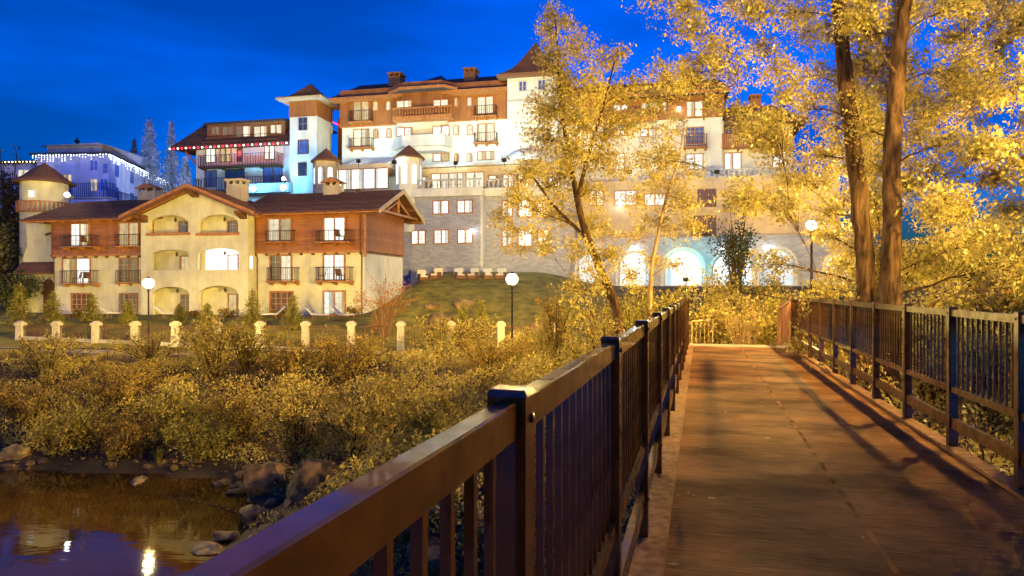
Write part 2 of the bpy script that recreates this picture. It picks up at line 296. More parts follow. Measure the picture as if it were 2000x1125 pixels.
class MB:
    def __init__(s): s.v = []; s.f = []
    def poly(s, pts):
        k = len(s.v); s.v += [tuple(p) for p in pts]; s.f.append(tuple(range(k, k + len(pts)))); return s
    def box(s, x0, x1, y0, y1, z0, z1):
        k = len(s.v)
        s.v += [(x0, y0, z0), (x1, y0, z0), (x1, y1, z0), (x0, y1, z0), (x0, y0, z1), (x1, y0, z1), (x1, y1, z1), (x0, y1, z1)]
        s.f += [tuple(k + i for i in q) for q in ((0, 3, 2, 1), (4, 5, 6, 7), (0, 1, 5, 4), (1, 2, 6, 5), (2, 3, 7, 6), (3, 0, 4, 7))]
        return s
    def hexa(s, p):                      # 4 bottom points, 4 top points
        k = len(s.v); s.v += [tuple(q) for q in p]
        s.f += [tuple(k + i for i in q) for q in ((0, 3, 2, 1), (4, 5, 6, 7), (0, 1, 5, 4), (1, 2, 6, 5), (2, 3, 7, 6), (3, 0, 4, 7))]
        return s
    def bar(s, p, q, wdt, hgt, up=(0, 0, 1)):
        p, q = Vector(p), Vector(q); d = (q - p).normalized(); up = Vector(up)
        if abs(d.dot(up)) > 0.98: up = Vector((0, 1, 0))
        a = d.cross(up).normalized() * wdt / 2; b = a.cross(d).normalized() * hgt / 2
        return s.hexa([p - a - b, p + a - b, q + a - b, q - a - b, p - a + b, p + a + b, q + a + b, q - a + b])
    def tube(s, pts, rad, n=6):
        pts = [Vector(p) for p in pts]; k0 = len(s.v)
        u = None
        for i, p in enumerate(pts):
            d = (pts[min(i + 1, len(pts) - 1)] - pts[max(i - 1, 0)])
            d = d.normalized() if d.length > 1e-9 else Vector((0, 0, 1))
            if u is None:
                u = d.orthogonal().normalized()
            else:
                u = (u - d * u.dot(d)); u = u.normalized() if u.length > 1e-6 else d.orthogonal().normalized()
            vv = d.cross(u); r = rad[i] if hasattr(rad, '__len__') else rad
            for j in range(n):
                a = 2 * math.pi * j / n
                s.v.append(tuple(p + (u * math.cos(a) + vv * math.sin(a)) * r))
        for i in range(len(pts) - 1):
            for j in range(n):
                a = k0 + i * n + j; b = k0 + i * n + (j + 1) % n
                s.f.append((a, b, b + n, a + n))
        s.f.append(tuple(k0 + j for j in reversed(range(n)))); s.f.append(tuple(k0 + (len(pts) - 1) * n + j for j in range(n)))
        return s
    def lathe(s, prof, c, n=16, a0=0.0, a1=2 * math.pi):
        full = abs(a1 - a0 - 2 * math.pi) < 1e-6; m = n if full else n + 1; k0 = len(s.v)
        for r, z in prof:
            for j in range(m):
                a = a0 + (a1 - a0) * j / n
                s.v.append((c[0] + r * math.cos(a), c[1] + r * math.sin(a), c[2] + z))
        for i in range(len(prof) - 1):
            for j in range(n):
                b = (j + 1) % m
                s.f.append((k0 + i * m + j, k0 + i * m + b, k0 + (i + 1) * m + b, k0 + (i + 1) * m + j))
        return s
    def wall(s, outer, holes, y0, y1):   # polygon in local x,z with openings, between y0 (front) and y1
        loops = [outer] + holes
        flat = [p for lp in loops for p in lp]
        tr = tessellate_polygon([[Vector((p[0], p[1], 0)) for p in lp] for lp in loops])
        k = len(s.v); n = len(flat)
        s.v += [(p[0], y0, p[1]) for p in flat] + [(p[0], y1, p[1]) for p in flat]
        for t in tr:
            s.f.append(tuple(k + i for i in t)); s.f.append(tuple(k + n + i for i in reversed(t)))
        o = 0
        for lp in loops:
            m = len(lp)
            for i in range(m):
                j = (i + 1) % m
                s.f.append((k + o + i, k + o + j, k + n + o + j, k + n + o + i))
            o += m
        return s
    def prism(s, plan, z0, z1):          # polygon plan in x,y extruded in z
        k = len(s.v); n = len(plan)
        s.v += [(p[0], p[1], z0) for p in plan] + [(p[0], p[1], z1) for p in plan]
        s.f.append(tuple(k + i for i in reversed(range(n)))); s.f.append(tuple(k + n + i for i in range(n)))
        for i in range(n):
            j = (i + 1) % n; s.f.append((k + i, k + j, k + n + j, k + n + i))
        return s
    def slab(s, quad, t):                # sloping slab: upper quad, thickness straight down
        q = [Vector(p) for p in quad]; dn = Vector((0, 0, t))
        return s.hexa([p - dn for p in q] + q)
    def courses(s, eL, eR, rR, rL, n, t=0.05):   # shingle courses laid up a slope
        eL, eR, rR, rL = map(Vector, (eL, eR, rR, rL))
        nm = (eR - eL).cross(rL - eL)
        if nm.length < 1e-6: nm = (eR - eL).cross(rR - eL)
        nm.normalize()
        if nm.z < 0: nm = -nm
        for i in range(n):
            a, b = i / n, min(1, (i + 1.15) / n)
            p0, p1 = eL.lerp(rL, a), eR.lerp(rR, a); p2, p3 = eR.lerp(rR, b), eL.lerp(rL, b)
            s.hexa([p0, p1, p2, p3, p0 + nm * t, p1 + nm * t, p2 + nm * 0.012, p3 + nm * 0.012])
        return s
    def build(s, name, mat, parent=None, smooth=False, base=None):
        me = bpy.data.meshes.new(name)
        v = np.array(s.v, dtype=np.float64)
        b = base if base is not None else (BASE.get(parent.as_pointer(), 0.0) if parent else 0.0)
        if b: v[:, 2] -= b
        me.from_pydata(v.tolist(), [], s.f)
        me.materials.append(M[mat] if isinstance(mat, str) else mat)
        if smooth: me.polygons.foreach_set('use_smooth', [True] * len(me.polygons))
        me.update()
        o = bpy.data.objects.new(name, me); COL.objects.link(o)
        if parent: o.parent = parent; BASE[o.as_pointer()] = b
        return o

def point_light(name, loc, energy, color, radius=0.12, parent=None, linear=True, spot=None, direction=None, blend=0.5):
    l = bpy.data.lights.new(name, 'SPOT' if spot else 'POINT'); l.energy = energy; l.color = color; l.shadow_soft_size = radius
    if spot: l.spot_size = R(spot); l.spot_blend = blend
    if linear:
        l.use_nodes = True; n = l.node_tree.nodes; e = n.get('Emission') or n.new('ShaderNodeEmission')
        lf = n.new('ShaderNodeLightFalloff'); lf.inputs['Strength'].default_value = 1.0; lf.inputs['Smooth'].default_value = 0.0
        l.node_tree.links.new(lf.outputs['Linear'], e.inputs['Strength'])
    o = bpy.data.objects.new(name, l); COL.objects.link(o)
    if parent: o.parent = parent
    o.location = loc
    if direction is not None: o.rotation_euler = Vector(direction).to_track_quat('-Z', 'Y').to_euler()
    return o

class Frame:
    """a facade plane: local x runs right along the facade, y goes into the building, z is world height"""
    def __init__(s, X, Y, deg):
        s.O = Vector((X, Y)); s.rz = R(deg); s.r = Vector((math.cos(s.rz), math.sin(s.rz))); s.n = Vector((-math.sin(s.rz), math.cos(s.rz)))
    def px(s, x, y, d=0.0):
        dr = Vector(((x - 1000) / F, 1.0)); t = (d + s.n.dot(s.O)) / s.n.dot(dr)
        p = dr * t - s.O
        return s.r.dot(p), CZ + (HZ - y) / F * t
    def x(s, x, d=0.0): return s.px(x, 500, d)[0]
    def z(s, x, y, d=0.0): return s.px(x, y, d)[1]
    def world(s, x, d, z): 
        p = s.O + s.r * x + s.n * d; return Vector((p.x, p.y, z))
    def root(s, name, label, cat, base, group=None):
        o = empty(name, (s.O.x, s.O.y, base), label, cat, group, s.rz); BASE[o.as_pointer()] = base; return o

def arch(x0, x1, z0, z1, n=10, rise=None):
    """closed loop of an arched opening"""
    r = (x1 - x0) / 2; rise = min(rise if rise is not None else r, z1 - z0); c = (x0 + x1) / 2
    pts = [(x0, z0), (x1, z0)]
    for i in range(n + 1):
        a = math.pi * i / n
        pts.append((c + r * math.cos(a), z1 - rise + rise * math.sin(a)))
    return pts

def win_local(par, x0, x1, z0, z1, d, cols=2, rows=3, lit='lit_warm', trim='wood_trim', kind='rect', fw=0.09, out=0.07, mull=None):
    """window or french door: frame > panes, glazing bars"""
    m = MB()
    if kind == 'arch':
        o_ = arch(x0, x1, z0, z1); i_ = arch(x0 + fw, x1 - fw, z0 + fw, z1 - fw)
        m.wall(o_, [i_], d - out, d + 0.02)
    else:
        m.box(x0, x0 + fw, d - out, d + 0.02, z0, z1).box(x1 - fw, x1, d - out, d + 0.02, z0, z1)
        m.box(x0 + fw, x1 - fw, d - out, d + 0.02, z1 - fw, z1).box(x0 + fw, x1 - fw, d - out, d + 0.02, z0, z0 + fw)
    leaves = []
    a, b = x0 + fw, x1 - fw
    n = mull if mull is not None else (2 if (x1 - x0) > 1.1 and kind == 'rect' else 1)
    for i in range(1, n):
        xm = a + (b - a) * i / n; m.box(xm - 0.06, xm + 0.06, d - out + 0.012, d + 0.015, z0 + fw, z1 - fw)
    fr = m.build('window', trim, par)
    mb = MB()
    for i in range(n):
        p, q = a + (b - a) * i / n + (0.06 if i else 0), a + (b - a) * (i + 1) / n - (0.06 if i < n - 1 else 0)
        pm = MB()
        if kind == 'arch': pm.wall(arch(p, q, z0 + fw, z1 - fw), [], d - 0.02, d + 0.005)
        else: pm.box(p, q, d - 0.02, d + 0.005, z0 + fw, z1 - fw)
        pm.build('pane', lit if isinstance(lit, str) else lit[i % len(lit)], fr)
        for c in range(1, cols):
            xc = p + (q - p) * c / cols; top = z1 - fw
            mb.box(xc - 0.012, xc + 0.012, d - 0.045, d - 0.0215, z0 + fw, top if kind == 'rect' else top - 0.02)
        for r_ in range(1, rows):
            zc = z0 + fw + (z1 - z0 - 2 * fw) * r_ / rows
            if kind == 'arch' and zc > z1 - (x1 - x0) / 2: continue
            mb.box(p, q, d - 0.042, d - 0.0215, zc - 0.011, zc + 0.011)
    if mb.v: mb.build('glazing_bars', 'bar_pale' if trim == 'wood_trim' else trim, fr)
    return fr

def win(B, par, x0, y0, x1, y1, d=0.0, **k):
    a, zt = B.px(x0, y0, d); b, _ = B.px(x1, y0, d); zb = B.z((x0 + x1) / 2, y1, d); zt = B.z((x0 + x1) / 2, y0, d)
    return win_local(par, a, b, zb, zt, d, **k)

def balcony(B, par, x0, y0, x1, y1, d=0.0, depth=0.8, mat='iron', slabm='wood_trim', gap=0.13, bt=0.022, corbels=3):
    """slab on corbels with an iron rail: y0 top of rail, y1 underside"""
    f = d - depth
    a, b = B.x(x0, f), B.x(x1, f); zt = B.z((x0 + x1) / 2, y0, f); zb = B.z((x0 + x1) / 2, y1, f)
    fl = zb + 0.22
    s = MB().box(a - 0.05, b + 0.05, f - 0.05, d - 0.002, fl - 0.1, fl).build('balcony', slabm, par)
    m = MB()
    m.box(a, b, f, f + 0.05, zt - 0.05, zt).box(a, a + 0.05, f + 0.05, d, zt - 0.05, zt).box(b - 0.05, b, f + 0.05, d, zt - 0.05, zt)
    m.box(a, b, f, f + 0.04, fl + 0.06, fl + 0.1)
    n = max(3, int((b - a) / gap))
    for i in range(n + 1):
        xx = a + (b - a - bt) * i / n; m.box(xx, xx + bt, f + 0.01, f + 0.01 + bt, fl, zt - 0.05)
    k = max(2, int(depth / gap))
    for i in range(1, k):
        yy = f + (d - f) * i / k
        m.box(a + 0.012, a + 0.012 + bt, yy, yy + bt, fl, zt - 0.05).box(b - 0.012 - bt, b - 0.012, yy, yy + bt, fl, zt - 0.05)
    m.build('railing', mat, s)
    for i in range(corbels):
        xx = a + 0.1 + (b - a - 0.2) * i / max(1, corbels - 1)
        c = MB(); c.hexa([(xx - 0.09, f + 0.3, zb), (xx + 0.09, f + 0.3, zb), (xx + 0.09, d, zb - 0.12), (xx - 0.09, d, zb - 0.12),
                          (xx - 0.09, f, fl - 0.103), (xx + 0.09, f, fl - 0.103), (xx + 0.09, d, fl - 0.103), (xx - 0.09, d, fl - 0.103)])
        c.build('corbel', slabm, s)
    return s

def baluster_rail(par, a, b, f, z0, z1, mat, gap=0.34, name='balustrade', r=0.075):
    m = MB().box(a, b, f - 0.12, f + 0.12, z1 - 0.12, z1).box(a, b, f - 0.12, f + 0.12, z0, z0 + 0.1)
    o = m.build(name, mat, par)
    n = max(2, int((b - a) / gap)); h = z1 - z0 - 0.22
    for i in range(n):
        c = (a + (b - a) * (i + 0.5) / n, f, z0 + 0.1)
        MB().lathe([(r * 0.7, 0), (r * 0.6, 0.12 * h), (r * 1.25, 0.35 * h), (r * 0.55, 0.72 * h), (r * 0.8, 0.9 * h), (r * 0.8, h)], c, 7).build('baluster', mat, o, smooth=True)
    return o

_b = M['bronze_paint'].node_tree.nodes['Principled BSDF']; _b.inputs['Coat Weight'].default_value = 0.6; _b.inputs['Coat Roughness'].default_value = 0.05; _b.inputs['Coat IOR'].default_value = 1.75

# ------------------------------------------------------------------ ground and river
WZ = -5.35
SHORE = np.array([(-200, 33), (-60, 30), (-27.6, 27.6), (-20, 26.8), (-14, 26.4), (-10.6, 25.4), (-8.8, 23.6), (-7.2, 21.0), (-7.6, 18.6), (-6.4, 16.6), (-3.5, 14.8), (0.5, 11.5), (3.6, 7.0), (6.0, 2.0), (9.0, -6.0), (16, -20), (60, -90)], float)
def shore_dist(P):
    """signed distance to the waterline, positive on land"""
    P = np.asarray(P, float); best = np.full(len(P), 1e9); sg = np.ones(len(P))
    for a, b in zip(SHORE[:-1], SHORE[1:]):
        d = b - a; L2 = d @ d
        t = np.clip(((P - a) @ d) / L2, 0, 1); q = a + t[:, None] * d
        dd = np.hypot(*(P - q).T); cr = d[0] * (P[:, 1] - a[1]) - d[1] * (P[:, 0] - a[0])
        m = dd < best; best[m] = dd[m]; sg[m] = np.where(cr[m] >= 0, 1, -1)
    return best * sg
def sstep(x, a, b):
    t = np.clip((x - a) / (b - a), 0, 1); return t * t * (3 - 2 * t)
def vnoise(X, Y, s, seed=0):
    return (np.sin(X / s * 1.7 + 1.3 * np.sin(Y / s * 1.1 + seed)) + np.sin(Y / s * 2.1 + 1.7 * np.sin(X / s * 0.9 + seed * 2))) * 0.5
def height(P):
    P = np.asarray(P, float); X, Y = P[:, 0], P[:, 1]; s = shore_dist(P)
    z = np.where(s < 0, -5.35 - 1.0 * sstep(-s, 0.0, 5.0), -5.35 + 3.35 * sstep(s, -1.0, 10.5) ** 0.85)
    z = np.where(s < 0, z, np.maximum(z, -5.45))
    z += np.where(s > 0, 0.10 * vnoise(X, Y, 1.9) * sstep(s, 0.2, 2), 0)
    up = np.maximum(0, Y - 37)
    lodge = -2.0 + 1.65 * sstep(Y, 37, 51)
    lawn = -2.0 + 5.4 * sstep(Y, 37, 67)
    east = -2.0 + 4.0 * sstep(Y, 30, 60)
    wl = sstep(X, -13, -7); we = sstep(X, 2, 10)
    pl = lodge * (1 - wl) + lawn * wl; pl = pl * (1 - we) + east * we
    k = sstep(Y, 34.5, 40) * (1 - we) + we * sstep(Y, 26, 34)
    z = z * (1 - k) + np.maximum(z, pl) * k
    hill = sstep(Y, 62, 100) * 13.0 * sstep(-X, 22, 44); z += hill
    z += sstep(Y, 110, 400) * 4
    # embankment carrying the path off the end of the bridge
    th = R(15.47); u = X * math.cos(th) - Y * math.sin(th); v = X * math.sin(th) + Y * math.cos(th)
    e = sstep(v, 19.6, 21.2) * (1 - sstep(v, 30, 36)) * (1 - sstep(np.abs(u - 1.1), 2.2, 4.2))
    z = z * (1 - e) + np.maximum(z, -0.12 - 1.4 * sstep(v, 21.2, 34)) * e
    return z
def hz(x, y): return float(height(np.array([[x, y]]))[0])

gx = np.concatenate([[-1500, -700, -400, -250, -160, -120], np.arange(-95, -45, 2.5), np.arange(-45, 25, 0.6), np.arange(25, 70, 2.5), [80, 110, 160, 260, 450, 800, 1500]])
gy = np.concatenate([[-900, -300, -120, -60, -30], np.arange(-18, 5, 1.5), np.arange(5, 72, 0.6), np.arange(72, 140, 3), [150, 180, 240, 350, 600, 1000, 2000]])
GX, GY = np.meshgrid(gx, gy); GP = np.column_stack([GX.ravel(), GY.ravel()]); GZ = height(GP)
nx, ny = len(gx), len(gy)
idx = np.arange(nx * ny).reshape(ny, nx)
quads = np.column_stack([idx[:-1, :-1].ravel(), idx[:-1, 1:].ravel(), idx[1:, 1:].ravel(), idx[1:, :-1].ravel()])
me = bpy.data.meshes.new('ground'); me.from_pydata(np.column_stack([GP, GZ]).tolist(), [], quads.tolist())
ga = me.attributes.new('grass', 'FLOAT', 'POINT')
grass = sstep(GP[:, 1], 39.6, 40.6) * (1 - sstep(GP[:, 0], 2, 12)) * (1 - sstep(GP[:, 1], 66, 70))
ga.data.foreach_set('value', grass.astype(np.float32))
me.materials.append(M['ground']); me.polygons.foreach_set('use_smooth', [True] * len(me.polygons))
tag(bpy.data.objects.new('ground', me), kind='structure'); COL.objects.link(bpy.data.objects['ground'])
wm = MB().poly([(-260, -120, WZ), (80, -120, WZ), (80, 45, WZ), (-260, 45, WZ)]).build('river_water', 'river_water'); tag(wm, kind='structure')

# riverside walk in front of the garden fence, and the path off the bridge
def strip(name, pts, wdt, mat, dz=0.03):
    m = MB(); L = []; 
    for i, p in enumerate(pts):
        p = Vector(p); d = Vector(pts[min(i + 1, len(pts) - 1)]) - Vector(pts[max(i - 1, 0)]); nn = Vector((-d.y, d.x)).normalized() * wdt / 2
        z = max(hz(p.x + nn.x, p.y + nn.y), hz(p.x - nn.x, p.y - nn.y), hz(p.x, p.y)) + dz
        L.append(((p.x + nn.x, p.y + nn.y, z), (p.x - nn.x, p.y - nn.y, z)))
    for a, b in zip(L[:-1], L[1:]): m.hexa([Vector(q) - Vector((0, 0, 0.4)) for q in (a[0], a[1], b[1], b[0])] + [a[0], a[1], b[1], b[0]])
    return tag(m.build(name, mat), kind='structure')
strip('riverside_path', [(-70, 42), (-50, 41), (-36, 40.2), (-26, 39.0), (-16, 37.8), (-8, 36.6), (-2, 35), (4, 33.6), (8.5, 33)], 1.8, 'paving')

# ------------------------------------------------------------------ footbridge
TH = R(15.47)
def bw(u, v, z=0.0): return Vector((u * math.cos(TH) + v * math.sin(TH), -u * math.sin(TH) + v * math.cos(TH), z))
V0, V1 = -9.0, 20.8
br = empty('footbridge', (0, 0, 0), 'footbridge with two brushed concrete deck slabs and pale edge curbs', 'bridge', rz=-TH)
for a, b in ((-0.21, 1.085), (1.115, 2.43)):
    m = MB(); k = 40
    m.box(a, b, V0, V1, -0.18, 0.0)
    m.build('deck_slab', 'deck', br)
jm = MB(); v = V0
while v < V1:
    e_ = min(v + 0.21, V1); a0, a1 = 0.0155 + random.uniform(0, .008), 0.0155 + random.uniform(0, .008)
    jm.hexa([(1.1 - a0, v, -.17), (1.1 + a1, v, -.17), (1.1 + a1, e_, -.17), (1.1 - a0, e_, -.17), (1.1 - a0, v, .0015), (1.1 + a1, v, .0015), (1.1 + a1, e_, .0015), (1.1 - a0, e_, .0015)]); v = e_
jm.build('joint_filler', 'joint', br)
for a, b in ((-0.43, -0.212), (2.432, 2.585)):
    v = V0
    while v < V1 - 0.1:
        e = min(v + 3.2, V1); MB().box(a, b, v + 0.004, e - 0.004, -0.12, 0.028).build('curb', 'concrete_curb', br); v = e
for u in (-0.3, 2.4): MB().box(u - 0.15, u + 0.15, V0, V1, -1.0, -0.19).build('girder', 'bronze_paint', br)
MB().box(-0.46, 2.6, V1 + 0.002, V1 + 0.16, -0.5, -0.004).build('end_sill', 'concrete_curb', br)
MB().box(-0.9, 3.0, V1 - 1.2, V1 - 0.05, -4.2, -1.02).build('abutment', 'concrete_curb', br)
g_ = MB()
for i in range(6): g_.box(2.20 + 0.03 * i, 2.214 + 0.03 * i, 19.3, 19.75, 0.001, 0.006)
g_.build('drain_grate', 'tan_metal', br)

def shared(mb, name):
    o = mb.build(name, 'bronze_paint'); me_ = o.data; bpy.data.objects.remove(o); return me_
def sub(mesh, name, par, loc):
    o = bpy.data.objects.new(name, mesh); COL.objects.link(o); o.parent = par; o.location = loc; return o
def railing(u, vs, label, npick, zt, pw, rw):
    r = empty('bridge_railing', bw(u, vs[0]), label, 'railing', rz=-TH)
    off = vs[0]; h = pw / 2; rt = zt - 0.024
    postm = shared(MB().box(-h, h, -h, h, 0.029, zt - 0.014).hexa([(-h - .003, -h - .003, zt - .0138), (h + .003, -h - .003, zt - .0138), (h + .003, h + .003, zt - .0138), (-h - .003, h + .003, zt - .0138), (-h + .004, -h + .004, zt), (h - .004, -h + .004, zt), (h - .004, h - .004, zt), (-h + .004, h - .004, zt)]), 'post')
    pickm = shared(MB().box(-0.009, 0.009, -0.009, 0.009, 0.654, rt - 0.073), 'picket')
    for i, v in enumerate(vs):
        sub(postm, 'post', r, (0, v - off, 0))
        for zb_ in (rt - 0.036, 0.272):
            bo_ = MB().lathe([(0.011, 0), (0.011, 0.006), (0.005, 0.009), (0, 0.009)], (0, 0, 0), 6); sg = 1 if u < 1 else -1
            bo_.v = [(sg * (h + q[2]), q[0], zb_ + q[1]) for q in bo_.v]
            if -0.5 < v < 12: ob_ = bo_.build('bolt', 'iron', r); ob_.location = (0, v - off, 0)
        if i == len(vs) - 1: break
        a, b = v - off + h, vs[i + 1] - off - h; q = rw / 2; e = 0.004
        m = MB().box(-q, q, a, b, rt - 0.072, rt - e).hexa([(-q, a, rt - e + .0001), (q, a, rt - e + .0001), (q, b, rt - e + .0001), (-q, b, rt - e + .0001), (-q + e, a, rt), (q - e, a, rt), (q - e, b, rt), (-q + e, b, rt)])
        m.build('top_rail', 'bronze_paint', r)
        MB().box(-0.026, 0.026, a, b, 0.592, 0.653).build('middle_rail', 'bronze_paint', r)
        MB().box(-0.022, 0.022, a, b, 0.215, 0.328).build('lower_rail', 'bronze_paint', r)
        for k in range(npick):
            sub(pickm, 'picket', r, (0, a + (b - a) * (k + 1) / (npick + 1), 0))
    return r
sl = (20.75 - 1.353) / 12
railing(-0.375, [1.353 + sl * k for k in range(-3, 13)], 'dark brown steel railing along the river side of the footbridge', 13, 1.45, 0.08, 0.045)
sr = (20.95 - 6.48) / 9
railing(2.525, [6.48 + sr * k for k in range(-6, 10)], 'dark brown steel railing on the tree side of the footbridge', 11, 1.474, 0.085, 0.05)
# lighter fence panel running down beyond the bridge end
wr = empty('ramp_railing', bw(2.5, 21.05, 0), 'slatted brown railing dropping away past the far end of the footbridge', 'railing', rz=-TH)
for k in range(3):
    z = 0.0 - 0.16 * k
    MB().box(-0.04, 0.04, 1.6 * k + 0.1, 1.6 * k + 0.18, z - 0.6, z + 1.42).build('post', 'wood_trim', wr)
    if k < 2:
        MB().hexa([(-0.03, 1.6 * k + 0.18, z + 1.30), (0.03, 1.6 * k + 0.18, z + 1.30), (0.03, 1.6 * k + 1.7, z + 1.14), (-0.03, 1.6 * k + 1.7, z + 1.14), (-0.03, 1.6 * k + 0.18, z + 1.37), (0.03, 1.6 * k + 0.18, z + 1.37), (0.03, 1.6 * k + 1.7, z + 1.21), (-0.03, 1.6 * k + 1.7, z + 1.21)]).build('top_rail', 'wood_trim', wr)
        for j in range(10): 
            y = 1.6 * k + 0.25 + j * 0.145
            MB().box(-0.012, 0.012, y, y + 0.03, z - 0.3, z + 1.28 - 0.1 * j / 10).build('picket', 'wood_trim', wr)
# ramp path
rp = MB()
prev = None
for i in range(9):
    v = 20.97 + i * 1.5; z = -0.012 - 1.45 * float(sstep(np.array([v]), 21.2, 34)[0]); uo = 1.1 - 0.012 * max(0, v - 21) ** 1.6
    a, b = bw(uo - 1.45, v, z), bw(uo + 1.45, v, z)
    if prev: rp.hexa([Vector(q) - Vector((0, 0, 0.3)) for q in (prev[0], prev[1], b, a)] + [prev[0], prev[1], b, a])
    prev = (a, b)
tag(rp.build('ramp_path', 'paving'), kind='structure')
# small tan tube rail beside the path
p0, p1 = at(1351, 690, 26.0), at(1392, 690, 26.4); zt = at(1370, 627, 26.2).z
tr_ = empty('path_barrier', (p0.x, p0.y, p0.z), 'small tan tube barrier beside the path past the bridge end', 'barrier'); BASE[tr_.as_pointer()] = 0
zb_ = min(hz(p0.x, p0.y), hz(p1.x, p1.y)) - 0.1
def rel(p, o): return Vector(p) - o.location
MB().tube([rel((p0.x, p0.y, zb_), tr_), rel((p0.x, p0.y, zt), tr_)], 0.025, 6).tube([rel((p1.x, p1.y, zb_), tr_), rel((p1.x, p1.y, zt + 0.04), tr_)], 0.025, 6).build('post', 'tan_metal', tr_)
MB().tube([rel((p0.x, p0.y, zt), tr_), rel((p1.x, p1.y, zt + 0.04), tr_)], 0.025, 6).build('top_rail', 'tan_metal', tr_)
for k in range(1, 5):
    q = p0.lerp(p1, k / 5); MB().tube([rel((q.x, q.y, zb_), tr_), rel((q.x, q.y, zt + 0.008 * k), tr_)], 0.012, 5).build('bar', 'tan_metal', tr_)

# ------------------------------------------------------------------ street lamps
def street_lamp(pos, ztop, label, energy, color=AMBER, globe='globe_amber', r=0.17, soft=0.16, linear=True):
    x, y = pos; zb = hz(x, y) - 0.05
    o = empty('street_lamp', (x, y, zb), label, 'street lamp', 'lamps on tall posts along the river paths'); h = ztop - zb
    MB().lathe([(0.0, 0), (0.16, 0), (0.16, 0.12), (0.10, 0.3), (0.075, 0.5), (0.05, 0.6), (0.04, h - 0.5), (0.055, h - 0.45), (0.045, h - 0.3), (0.09, h - 0.22), (0.10, h - 0.18), (0.0, h - 0.17)], (0, 0, 0), 10).build('post', 'iron', o, smooth=True)
    MB().lathe([(0.02, -r), (r * 0.6, -r * 0.85), (r * 0.95, -r * 0.35), (r, 0.05), (r * 0.8, r * 0.55), (r * 0.45, r * 0.85), (0.0, r * 0.95)], (0, 0, h), 14).build('globe', globe, o, smooth=True)
    MB().lathe([(r * 0.5, r * 0.86), (r * 0.35, r * 1.02), (0.03, r * 1.12), (0.02, r * 1.35), (0, r * 1.4)], (0, 0, h), 10).build('finial_cap', 'iron', o, smooth=True)
    point_light('lamp_light', (0, 0, h), energy, color, soft, o, linear=linear)
    return o
a_ = at(290, 553, 36.0); street_lamp((a_.x, a_.y), a_.z, 'lit street lamp on the riverside path in front of the cream lodge', 680, r=.27)
a_ = at(1000, 545, 32.5); street_lamp((a_.x, a_.y), a_.z, 'brightest street lamp below the lawn with patio chairs', 1250, r=.28)
a_ = at(1585, 440, 22.6); street_lamp((a_.x, a_.y), a_.z, 'street lamp standing behind the tree side railing near the trunks', 2300, soft=.12)
# lamps out of view: first assumed from deck shadows, the rest added for light
street_lamp((11.8, 12.4), 4.7, 'assumed unseen street lamp among the trees beyond the tree side railing', 2300, r=0.26, soft=0.13)  # assumed out of view, from the slant of post shadows on the deck
street_lamp((10.6, 5.4), 5.6, 'added unseen lamp beyond the tree side railing nearest the bridge entrance', 220, r=.24, soft=.35)  # added out of view to light the fronts of the trees
street_lamp((-4.0, -16.0), 8.2, 'added unseen tall lamp on the near bank behind the footbridge', 135000, (1.0, 0.74, 0.21), r=.26, linear=False)  # added out of view behind the camera to front-light trees and upper bank
street_lamp((-46, 41.5), 2.4, 'added unseen lamp further along the riverside path past the lodge', 500)  # added out of view to even out the light on the lodge

# ------------------------------------------------------------------ guest lodge (cream and wood, three storeys)
L = Frame(-11.3, 52.0, -13.9)
lg = L.root('guest_lodge', 'cream stucco lodge with honey wood upper storey and arched loggias', 'building', -0.9)
PJ = -1.1                                   # the gabled middle stands this far forward
xL, xc0, xc1 = L.x(105), L.x(275, PJ), L.x(484, PJ)
zW = L.z(600, 491); zE = L.z(600, 413, -0.9); DEP = 7.4
yR = 3.7; zR = L.z(700, 374, yR)
MB().box(xL, 0, 0, DEP, -1.6, zW).build('wall', 'stucco', lg)
MB().box(xc0 + 0.3, xc1 - 0.3, 0.0, DEP - 0.1, zW + 0.002, zE + 0.2).build('wall', 'stucco', lg)
def lap(par, x0, x1, y, z0, z1, h=0.21, mat='wood_siding', name='siding'):
    m = MB(); n = max(1, int((z1 - z0) / h)); h = (z1 - z0) / n
    for i in range(n):
        a = z0 + i * h; m.hexa([(x0, y - 0.05, a), (x1, y - 0.05, a), (x1, y + 0.02, a), (x0, y + 0.02, a), (x0, y - 0.012, a + h), (x1, y - 0.012, a + h), (x1, y + 0.02, a + h), (x0, y + 0.02, a + h)])
    return tag(m.build(name, mat, par), kind='stuff')
yF = -0.14                                  # upper storey oversails a little
for x0, x1 in ((xL - 0.1, xc0 + 0.31), (xc1 - 0.31, 0.12)):
    MB().box(x0, x1, yF + 0.03, DEP + 0.1, zW + 0.001, zE + 0.25).build('upper_wall', 'wood_siding', lg)
    lap(lg, x0, x1, yF, zW, zE + 0.1)
    MB().box(x0 - 0.04, x1 + 0.04, yF - 0.1, yF + 0.0, zW - 0.14, zW + 0.04).build('sill_beam', 'wood_trim', lg)
    n = int((x1 - x0) / 0.95)
    for i in range(n):
        xx = x0 + 0.3 + (x1 - x0 - 0.6) * i / (n - 1); MB().box(xx - 0.08, xx + 0.08, yF - 0.06, 0, zW - 0.30, zW - 0.142).build('joist_end', 'wood_dark', lg)
MB().box(0.10, 0.26, yF - 0.06, yF + 0.12, zW - 0.5, zE + 0.1).build('corner_post', 'wood_trim', lg)
